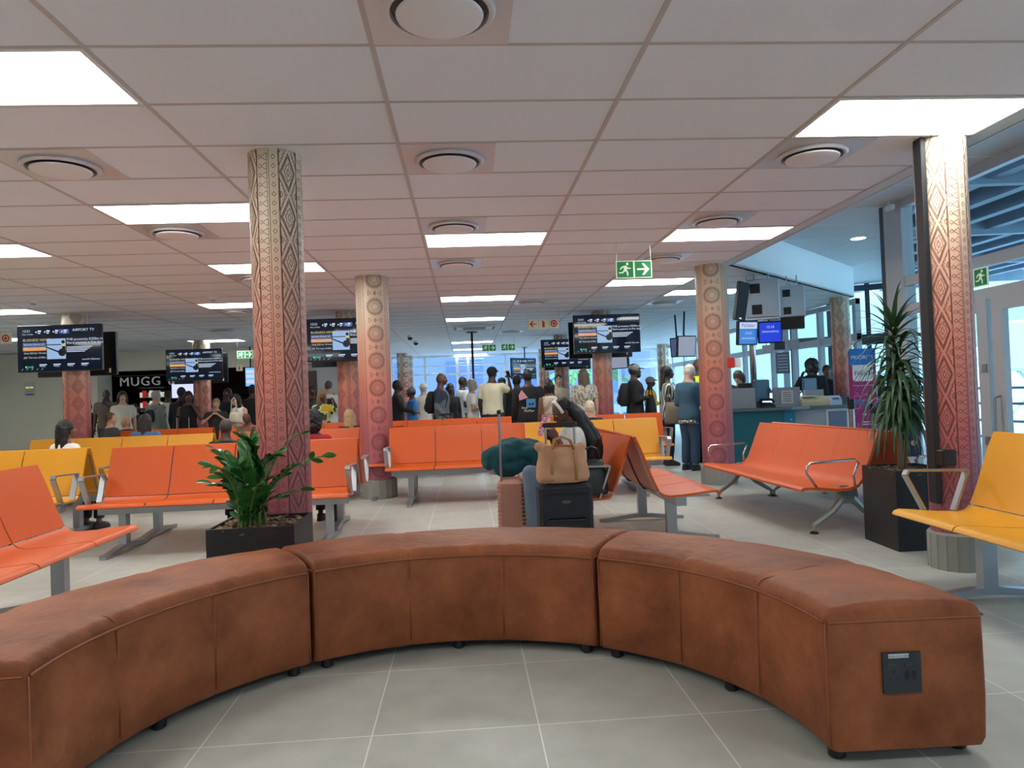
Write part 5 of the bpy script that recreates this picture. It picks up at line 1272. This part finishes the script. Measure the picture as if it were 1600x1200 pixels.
def handbag(x,y,rz,z,w,h,d,col,label,strap=.2):
    t=thing('handbag',label,'bag',(x,y,z),rz); g=G(); g.rings([(V((0,0,0)),w*.5,d*.5,None),(V((0,0,h*.1)),w*.54,d*.56,None),(V((0,0,h*.7)),w*.46,d*.42,None),(V((0,0,h)),w*.40,d*.16,None)],16); g.build('bag_body',cloth(col),t,True)
    g=G(); g.tube([(-w*.34,0,h*.9),(-w*.2,0,h+strap*.8),(0,0,h+strap),(w*.2,0,h+strap*.8),(w*.34,0,h*.9)],.009,6); g.build('handle',cloth(col),t,True); return t
def suitcase(x,y,rz,w,d,h,col,label,hh=.35,ribs=0,m=None,z=0.,logo=False,handle=True,lean=0.,htop='bar'):
    t=thing('suitcase',label,'suitcase',(x,y,z),rz); t.rotation_euler=(lean,0,rz); m=m or cloth(col)
    g=G(); g.box(-w/2,w/2,-d/2,d/2,.05,h,bev=.03)
    if ribs:
        for i in range(ribs):
            z_=.09+(h-.14)*i/(ribs-1); g.box(-w/2-.004,w/2+.004,-d/2-.004,d/2+.004,z_-.004,z_+.004)
    g.build('shell',m,t,30)
    for e in (-1,1):
        for f in (-1,1): 
            g=G(); g.M=Matrix.Translation((e*(w/2-.04),f*(d/2-.04),.027))@Matrix.Rotation(PI/2,4,'Y'); g.lathe([(.026,-.012),(.027,-.010),(.027,.010),(.026,.012)],14); g.build('wheel',M_black,t)
    if handle:
        for e in (-1,1): G().tube([(e*min(.10,w*.35),d/2-.03,h-.02),(e*min(.10,w*.35),d/2-.03,h+hh)],.0085,8).build('trolley_tube',M_alu,t)
        e_=min(.10,w*.35)+.02
        G().box(-e_,e_,(d/2-.045 if htop!='side' else -.015),(d/2-.015 if htop!='side' else .015),h+hh-.015,h+hh+.02,bev=.008).build('grip',M_black,t)
    if not ribs:
        g=G(); g.box(-w*.36,w*.36,-d/2-.02,-d/2+.005,.10,h*.62,bev=.012); g.build('front_pocket',m,t,30)
        G().tube([(-w*.40,-d/2-.002,h-.06),(w*.40,-d/2-.002,h-.06)],.004,5).build('zip',M_black,t); G().tube([(-w*.30,-d/2-.022,h*.60),(w*.30,-d/2-.022,h*.60)],.0035,5).build('zip',M_black,t)
    if logo:
        g=G(); g.M=Matrix.Translation((0,-d/2-.0015,h*.80))@Matrix.Rotation(PI/2,4,'X'); outline(g,[(.028*math.cos(i*PI/8),.008*math.sin(i*PI/8)) for i in range(16)],.002,0); text(g,'CELLINI',0,-.004,.010,0,.001,'CENTER'); g.build('badge',M_alu,t)
    return t
def phone_in(P,i,x,y,rz,label,col=(30,30,34),z=0.):
    sh,el,wr,fd=P['arm'][i]; c=wr+fd*.10*P['s']+V((0,-.01,.03)); c=world_of(x,y,rz,c,z); t=thing('phone',label,'phone',tuple(c),rz); t.rotation_euler=(-.5,0,rz)
    G().box(-.036,.036,-.005,.005,-.07,.07,bev=.004).build('case',cloth(col,.4),t); G().box(-.032,.032,-.0062,-.005,-.062,.062).build('screen',M_tvs,t)
def at_px(px,Y): return at(px,600,Y).x
def PP(px,ytop,Y,rz,skin,label,**k):
    """standing person: head seen at px, crown at ytop, distance Y"""
    p=at(px,ytop,Y); x=p.x; H=max(1.25,min(1.98,p.z*(1.0 if k.get('hair')!='afro' else .97))) 
    t,P=person(x,Y,rz,H/1.015,skin,label,**k); P['x']=x;P['y']=Y;P['rz']=rz; return P
def SS(px,ytop,Y,rz,skin,label,**k):
    """sitting person: pelvis near Y"""
    p=at(px,ytop,Y); th=p.z-.50; H=1.75*th/(.885*math.cos(k.get('lean',0))*1.0); H=max(1.2,min(1.95,H))
    t,P=person(p.x,Y,rz,H,skin,label,sit=True,**k); P['x']=p.x;P['y']=Y;P['rz']=rz; return P
B=PI   # facing away from the viewer
Rt=PI/2  # facing right (+x)
Lf=-PI/2
blk=(22,22,26)
# --- left part of the hall ---
PP(137,628,17.6,Rt,'d','person as a dark silhouette before the blue menu screen at far left',top=(34,34,40),bottom=(26,26,30),arms=('bent','down'))
P=PP(166,608,16.6,.2,'d','bald person in a brown shirt standing right of the leftmost pillar',top=(86,74,60),bottom=(40,38,40),hair='bald',arms=('chin','down'),build=1.12); phone_in(P,0,P['x'],P['y'],P['rz'],'phone held up by the bald person in the brown shirt')
PP(191,611,14.6,.5,'l','person in a white t-shirt with a long braid over the shoulder',top=(214,208,196),bottom=(60,60,66),hair='long',hcol=(40,28,22),female=True,build=1.05)
PP(211,631,15.8,.2,'l','small dark haired child between the white t-shirt and the checked jacket',top=(60,56,60),hair='bob',hcol=(26,20,20),face=False)
chk=stripes_mat('checked_cloth',(150,158,150),(96,104,104),14,'X')
P=PP(243,610,14.2,B-.35,'o','grey haired person in a pale checked jacket seen from behind',topmat=chk,bottom=(110,138,166),hair='short',hcol=(170,168,160),sleeve='long',arms=('bent','down')); backpack(P,P['x'],P['y'],P['rz'],(46,52,52),'slim dark backpack on the checked jacket',.62)
PP(262,609,15.6,B,'d','person in a white shirt from behind, right of the checked jacket',top=(210,208,196),bottom=blk,hair='buzz',sleeve='long')
P=PP(283,604,13.6,B-.2,'d','tall person in black beside the left coffee shop pillar',top=blk,bottom=(176,184,190),hair='buzz',sleeve='long'); 
P=PP(294,611,13.4,.35,'b','person in a black strap top resting her head on one hand',top=(24,22,26),bottom=blk,hair='long',hcol=(18,16,18),female=True,sleeve='none',arms=('face','down'))
suitcase(P['x']+.02,13.0,.1,.34,.22,.62,(30,30,34),'black trolley case with raised handle at the left of the waiting group',.42)
PP(337,622,13.2,.2,'l','short haired child in dark green rubbing the chin with both hands',top=(44,50,46),bottom=(56,54,56),hair='short',hcol=(140,118,92),arms=('chin','chin'),head=(0,.15,.1))
PP(353,606,14.2,-.6,'d','person in black looking up behind the child in dark green',top=(26,26,30),bottom=blk,hair='tied',hcol=(16,14,16),head=(.4,-.3,.1))
P=PP(372,614,12.7,-.5,'l','person in a white vest looking down at her bag',top=(222,216,206),bottom=(50,50,56),hair='long',hcol=(28,20,20),female=True,sleeve='none',arms=('cross','bent'),head=(-.1,.5,0)); 
handbag(P['x']-.0,12.45,-.4,.92,.20,.17,.08,(214,206,184),'small cream shoulder bag of the person in the white vest',.25)
PP(394,600,13.9,B+.2,'d','person in black almost hidden by the left pillar',top=(24,24,28),bottom=blk,hair='buzz',sleeve='long')
SS(387,640,11.75,-.2,'b','seated bald person in a red and brown top looking down',topmat=blotch_mat('red_brown_cloth',((190,50,70),(120,74,60)),6),hair='bald',head=(0,.5,0),sleeve='long',arms=('lap','lap'),build=1.1)
SS(172,641,11.75,Rt-.1,'l','seated person in a dark t-shirt with brown hair in profile',top=(56,58,64),hair='short',hcol=(98,66,48),arms=('lap','lap'))
SS(197,648,12.45,Rt-.5,'l','seated person with blonde bob beside the dark t-shirt',top=(34,36,48),hair='bob',hcol=(176,146,110),female=True,arms=('lap','lap'))
SS(101,652,7.36,B-.35,'m','person with black shoulder length hair and a white top seated at left',top=(226,226,222),hair='long',hcol=(14,13,16),female=True,face=True,head=(-.5,0,0),arms=('lap','lap'))
SS(227,643,9.80,B,'l','person with brown hair and a blue shirt seated behind the yellow bench',top=(84,118,166),hair='long',hcol=(44,34,32),female=True,sleeve='long',build=1.12,face=False,arms=('lap','lap'))
SS(352,655,7.12,B,'d','person with a shaved head and black top seated behind the orange bench',top=(22,22,26),hair='buzz',hcol=(60,54,52),face=False,arms=('lap','lap'))
SS(489,638,7.15,B-.2,'d','person with curly black hair and a red top seated right of the left pillar',top=(160,30,44),hair='afro',hcol=(14,13,15),face=False,arms=('lap','lap'))
SS(545,636,9.78,B+.5,'l','person with long blonde hair and a dark jacket seated by the sun patterned pillar',top=(46,46,46),hair='long',hcol=(186,160,116),female=True,sleeve='long',face=False,arms=('lap','lap'))
yb=blotch_mat('yellow_print_cloth',((226,196,40),(226,220,190),(60,90,60)),7)
PP(503,610,13.0,.5,'b','person in a yellow printed dress leaning right of the left pillar',topmat=yb,dress=.35,hair='long',hcol=(150,120,80),female=True,sleeve='long',arms=('photo','bent'))
P=PP(513,594,14.2,B,'l','person in a white shirt with a black backpack near the yellow dress',top=(226,226,224),bottom=(60,64,76),hair='buzz',hcol=(90,74,62)); backpack(P,P['x'],P['y'],P['rz'],(28,28,30),'black backpack on the white shirt near the yellow dress',.75)
PP(486,601,13.8,.8,'d','person in dark clothes between the left pillar and the yellow dress',top=(30,30,34),bottom=blk,hair='buzz')
# --- the queue in the middle ---
P=PP(620,594,13.6,Rt,'d','person in black looking right beside the sun patterned pillar',top=(28,28,32),bottom=blk,hair='short',sleeve='long',arms=('bent','fwd'))
P=PP(643,605,14.4,-Rt+.3,'d','person in a blue t-shirt and grey cap looking left at a phone',top=(50,120,190),bottom=(30,34,46),hair='short',cap=('cap',(110,110,112)),arms=('phone','phone')); phone_in(P,0,P['x'],P['y'],P['rz'],'phone held by the person in the blue t-shirt')
PP(661,599,15.2,B,'o','person with a white hat and white clothes behind the trolley man',top=(220,212,200),dress=.4,hair='short',hcol=(200,196,190),cap=('hat',(226,214,196)),female=True)
navy=blotch_mat('navy_grey_jacket',((40,48,70),(96,100,106)),2.2)
P=PP(688,582,12.5,Rt-.15,'b','bald person in a navy and grey zip jacket pulling a trolley case',topmat=navy,bottom=(120,140,156),hair='bald',sleeve='long',arms=('down','trolley'),build=1.12); backpack(P,P['x'],P['y'],P['rz'],(26,26,30),'black backpack on the navy and grey jacket',.95)
suitcase(P['x']+.10,11.98,.2,.34,.22,.50,(34,36,42),'dark trolley case held by the bald man in the navy jacket',.42)
PP(703,599,14.2,.3,'d','person in a dark dress behind the navy and grey jacket',top=(34,32,38),dress=.45,hair='long',hcol=(26,20,20),female=True,sleeve='long')
P=PP(722,588,14.8,Rt+.4,'d','person in a white polo with a dark sling bag',top=(222,224,226),bottom=(34,34,38),hair='buzz',arms=('bent','bent'),build=1.1)
P=PP(737,592,13.35,Rt+.2,'o','grey haired person in a white blouse before the thin pole',top=(230,230,228),bottom=(30,30,36),hair='bob',hcol=(150,146,138),female=True,arms=('bent','bent'))
handbag(P['x']+.20,12.95,Rt,.74,.24,.34,.10,(150,132,96),'khaki shoulder bag hanging between white blouse and cream polo',.3)
P=PP(768,572,12.6,B-.5,'d','tall person in a cream polo shirt and black cap',top=(222,214,184),bottom=(52,54,60),hair='buzz',cap=('cap',(24,26,32)),arms=('down','photo'),build=1.08,hem=.90); phone_in(P,1,P['x'],P['y'],P['rz'],'phone raised by the person in the cream polo')
PP(784,589,14.0,-.4,'d','person in a black cap just right of the cream polo',top=(60,62,72),bottom=blk,hair='buzz',cap=('cap',(20,22,26)),head=(.2,.2,0),sleeve='long')
PP(807,585,12.9,B+.4,'d','person with dark curls behind the printed hoodie',top=(26,26,30),bottom=blk,hair='tied',sleeve='long')
P=PP(824,577,11.7,B,'d','person in a black hoodie with pink and blue back print',top=(24,24,27),bottom=(58,66,80),hair='short',hcol=(16,16,18),sleeve='long',build=1.12,face=False,arms=('down','bent'))
s_=P['s']; c=P['T']((0,.158,1.20)); g=G(); g.M=Matrix.Translation(c)@Matrix.Rotation(PI,4,'Z')@Matrix.Rotation(PI/2,4,'X')
poly(g,[(-.17,.10),(-.12,.19),(-.02,.06),(-.16,.02)],0,.0); rect(g,-.05,.10,-.10,.04,1,.001); text(g,'Find',-.13,-.12,.055,2,.003); text(g,'MoMor',-.09,-.17,.055,2,.003); poly(g,[(-.02,-.06),(.0,-.02),(.03,-.05),(.06,-.01),(.08,-.06)],3,.002)
o=g.build('back_print',[mat('print_pink',srgb(220,150,170),.7),mat('print_blue',srgb(70,140,200),.7),mat('print_cream',srgb(226,224,200),.7),M_black],P['t'])
for e,col,l in ((1,(30,30,33),'dark jacket sling bag on the hoodie person'),):
    handbag(P['x']+.34,11.75,.3,.78,.26,.46,.16,(40,40,44),'big dark grey shoulder bag right of the printed hoodie',.22)
bz=blotch_mat('cream_floral',((214,202,184),(190,160,140)),9)
PP(857,594,11.0,B+.3,'m','person with a short black bob and sleeveless floral top',topmat=bz,bottom=(150,156,162),hair='bob',hcol=(20,17,18),female=True,sleeve='none',face=False)
PP(872,585,14.6,.1,'l','person with dark hair and beige t-shirt facing the viewer',top=(206,192,164),bottom=(60,60,66),hair='short',hcol=(34,26,24),arms=('down','lap'))
tp=blotch_mat('cream_print_shirt',((210,200,182),(206,196,178),(150,140,128)),26)
P=PP(911,576,12.6,B,'l','person with long brown hair and a printed cream t-shirt from behind',topmat=tp,bottom=(90,100,116),hair='long',hcol=(104,88,74),female=True,face=False,build=1.08)
g=G(); c=P['T']((0,.135,1.22)); g.M=Matrix.Translation(c)@Matrix.Rotation(PI,4,'Z')@Matrix.Rotation(PI/2,4,'X'); outline(g,[(.11*math.cos(i*PI/12),.09*math.sin(i*PI/12)) for i in range(24)],.010,0); outline(g,[(.05*math.cos(i*PI/8),-.01+.04*math.sin(i*PI/8)) for i in range(16)],.010,0); g.build('back_print',mat('print_dark',srgb(96,90,86),.7),P['t'])
PP(929,602,14.0,.6,'d','person in dark blue half hidden by the right middle pillar',top=(34,38,52),bottom=blk,hair='buzz',sleeve='long')
P=PP(990,568,11.9,Rt,'d','bearded person in a black jacket and grey cap looking right',top=(20,20,24),bottom=(26,26,30),hair='short',cap=('cap',(120,118,116)),sleeve='long',arms=('bent','bent'),build=1.1); backpack(P,P['x'],P['y'],P['rz'],(28,30,36),'dark backpack on the person with the grey cap',.95)
g=G(); g.ell(P['hp'](0,-.060,-.075),(.052*P['s'],.050*P['s'],.055*P['s']),14,10); g.build('beard',hair_mat((22,18,18)),P['t'],True)
handbag(P['x']+.24,11.8,Rt,.72,.34,.40,.16,(24,24,28),'black bag carried in front by the person with the grey cap',.15)
P=PP(1015,588,13.4,Rt,'d','person in a mustard yellow hooded jacket with a grey cap',top=(206,164,56),bottom=(120,124,130),hair='buzz',cap=('cap',(120,116,110)),sleeve='long',arms=('bent','bent'))
st=stripes_mat('striped_shirt',(34,34,38),(196,200,196),7.5,'X')
P=PP(1041,571,11.2,Rt-.1,'d','person with long braids in a black and white striped shirt',topmat=st,bottom=(30,34,44),hair='braids',hcol=(16,14,16),female=True,sleeve='short',arms=('down','bent'),hem=.80)
handbag(P['x']+.02,10.95,.1,.66,.30,.34,.14,(124,112,96),'grey brown handbag of the person in the striped shirt',.30)
P=PP(1074,568,10.4,Rt+.55,'o','white haired person in a blue sweater and blue trousers standing at the desk queue',top=(56,92,116),bottom=(56,78,104),hair='short',hcol=(214,206,190),sleeve='long',arms=('bent','desk'),female=True,build=1.06,shoe=(34,40,56),head=(0,.35,0),hem=.84)
g=G(); s_=P['s']; g.rings([(V((0,0,.78))*s_,.20*s_,.155*s_,None),(V((0,0,.84))*s_,.195*s_,.15*s_,None)],20); g.build('shirt_hem',blotch_mat('grey_print_hem',((200,200,190),(90,90,90)),40),P['t'],True)
P=PP(1091,560,12.2,B+.6,'b','person in a yellow hi-vis vest half behind the sun patterned pillar',top=(214,232,60),bottom=(24,28,40),hair='bald',sleeve='none',build=1.15,arms=('bent','bent'))
suitcase(1.0*at_px(1092,10.9),10.95,.2,.34,.24,.86,(18,20,28),'tall dark suitcase standing before the patterned pillar at the desk',.12)
# --- behind the desk ---
PP(1156,577,10.95,-.6,'l','desk clerk with brown hair looking down behind the monitors',top=(150,124,112),bottom=(40,40,46),hair='bob',hcol=(70,56,50),female=True,head=(-.3,.5,0),sleeve='long',arms=('desk','desk'))
P=PP(1267,557,12.2,-.9,'d','person in black holding a hand to the mouth behind the desk',top=(18,22,32),bottom=(18,20,28),hair='afro',hcol=(14,14,18),sleeve='long',arms=('cross','face'),build=1.1)
PP(1291,570,13.05,-.3,'m','person in dark clothes beside the bulkhead corner pillar',top=(18,22,30),bottom=(18,20,28),hair='tied',hcol=(20,20,26),sleeve='long',female=True)
PP(1375,585,11.2,.3,'d','person in black behind the drooping palm and the banner',top=(18,20,26),bottom=blk,hair='buzz',sleeve='long')
SS(921,622,9.12,B,'o','person with fluffy white hair seated beyond the yellow bench',top=(34,36,50),hair='short',hcol=(222,210,192),sleeve='long',face=False,arms=('lap','lap'))
# --- the person with the headband on the angled bench ---
Y0=5.62; WA=-PI/2+.19
p=at(897,613,Y0); WX=p.x
tw,P=person(WX,Y0,WA,1.75*(p.z-.50)/.885*1.02,'b','person with a white headband and very long black hair looking at a pink phone',top=(226,224,222),bottom=(96,112,134),botmat=mat('denim',srgb(112,128,148),.9,bump=.3,bscale=160,var=.22,vscale=9),
    hair='bald',female=True,sit=True,sleeve='short',arms=(((.03,-.10,-.27),(-.10,-.18,.0)),((.03,-.10,-.27),(-.10,-.19,-.02))),head=(0,.42,0),build=.95,vox=.0085,lean=.10,knees=((.30,-.56,.62),(.04,-.36,.53)),group=None)
s_=P['s']; hp=P['hp']; T=P['T']
g=G(); g.ell(hp(0,.022,.022),(.084*s_,.096*s_,.112*s_),22,16); g.ell(hp(0,.05,-.02),(.07*s_,.07*s_,.08*s_),16,10)
for e,yo in ((-1,.04),(0,.08),(1,.04),(-.5,.07),(.5,.07)):
    a=hp(e*.055,yo+.01,.03); q=[a]
    for k in range(1,8):
        u=k/7; q.append(a+V((e*.05*u*s_,(.03+.26*min(1,u*1.7)-.10*u*abs(e))*s_,-.62*u*s_)))
    g.tube(q,[.048*s_,.052*s_,.052*s_,.050*s_,.048*s_,.044*s_,.038*s_,.018*s_],12)
me=remesh(g,.010,2,disp=.006,dscale=26); link('hair',me,hair_mat((12,11,14)),tw)
g=G(); pts=[hp(.084*math.sin(a),-.030,.022+.100*math.cos(a)) for a in [-1.75+3.5*i/24 for i in range(25)]]
g.tube(pts,.016*s_,8); g.build('headband',cloth((236,232,222)),tw,True)
sh,el,wr,fd=P['arm'][1]; c=world_of(WX,Y0,WA,(P['arm'][0][2]+wr)/2+V((0,-.09,.10))); t=thing('phone','pink patterned phone held by the person with the headband','phone',tuple(c),WA); t.rotation_euler=(-.35,0,WA+.2)
G().box(-.040,.040,-.006,.006,-.082,.082,bev=.006).build('case',blotch_mat('pink_case',((206,110,140),(230,170,190),(120,60,90)),30),t); G().box(-.034,.034,.0062,.0072,-.070,.070).build('screen',M_tvs,t)
# --- luggage in front of her ---
M_rose=mat('rose_gold_shell',srgb(196,146,130),.35,.35)
sx=at(802,800,5.42).x
suitcase(sx-.01,5.42,PI/2-.064,.24,.20,.575,(0,0,0),'rose pink ribbed suitcase standing behind the middle leather block',.50,ribs=16,m=M_rose)
bx=at(884,800,4.80).x
suitcase(bx,4.86,.0,.36,.24,.60,(34,36,44),'black fabric suitcase under the tan bag',.38,logo=True)
# tan canvas bag on top of the black suitcase
t=thing('tote_bag','tan canvas travel bag sitting on the black suitcase','bag',(bx-.005,4.83,.603),-.03)
g=G(); g.rings([(V((0,0,0)),.165,.085,None),(V((0,0,.03)),.178,.098,None),(V((0,0,.12)),.172,.092,None),(V((-.0,0,.20)),.158,.070,None),(V((-.005,0,.245)),.150,.050,None)],26,p=3.4)
g.ell((-.145,0,.245),(.040,.05,.032),14,9); g.ell((.125,.0,.235),(.035,.045,.026),14,9)
me=remesh(g,.009,2,disp=.014,dscale=11)
link('bag_body',me,mat('tan_canvas',srgb(190,144,112),.9,bump=.35,bscale=220,var=.10,vscale=14),t)
g=G(); g.tube([(-.10,-.045,.235),(-.02,-.052,.252),(.08,-.048,.24)],.006,6); g.build('zip',mat('orange_zip',srgb(206,84,50),.6),t,True)
for yy in (-.055,.05):
    g=G(); g.tube([(-.075,yy,.20),(-.05,yy-.01,.285),(0,yy-.015,.305),(.055,yy-.01,.280),(.08,yy,.20)],.0075,7); g.build('handle',mat('tan_strap',srgb(164,124,84),.85),t,True)
for e in (-1,1):
    g=G(); g.tube([(e*.08,-.098,.02),(e*.08,-.099,.12),(e*.075,-.075,.22)],.010,6,flat=.3); g.build('strap',mat('tan_strap',srgb(164,124,84),.85),t,True)
# teal jacket over the rose suitcase
t=thing('teal_jacket','crumpled dark teal jacket draped over the rose pink suitcase and her lap','jacket',(at(803,700,5.68).x,5.66,-.01))
g=G(); rj=random.Random(9)
g.ell((-.09,.0,.735),(.17,.17,.095),18,12); g.ell((.07,.05,.745),(.19,.20,.115),18,12); g.ell((.0,.02,.80),(.14,.15,.075),18,12); g.ell((.18,.08,.66),(.10,.16,.13),16,10); g.ell((-.20,.0,.70),(.06,.12,.07),14,9); g.ell((-.05,-.08,.66),(.13,.07,.09),14,9)
for i in range(9): g.tube([(-.22+.05*i,-.12+rj.uniform(-.02,.02),.66),(-.20+.05*i,-.10,.74),(-.14+.045*i,.0,.81+rj.uniform(-.02,.02)),(-.08+.04*i,.12,.80)],[.02,.026,.024,.02],8)
me=remesh(g,.011,2,disp=.022,dscale=13); link('jacket_cloth',me,mat('teal_cloth',srgb(18,72,80),.9,bump=.3,bscale=60,var=.2,vscale=8),t)
handbag(at(926,770,5.36).x,5.38,.2,.43,.24,.26,.14,(30,30,34),'small black bag on the angled bench seat',.10)

finish()
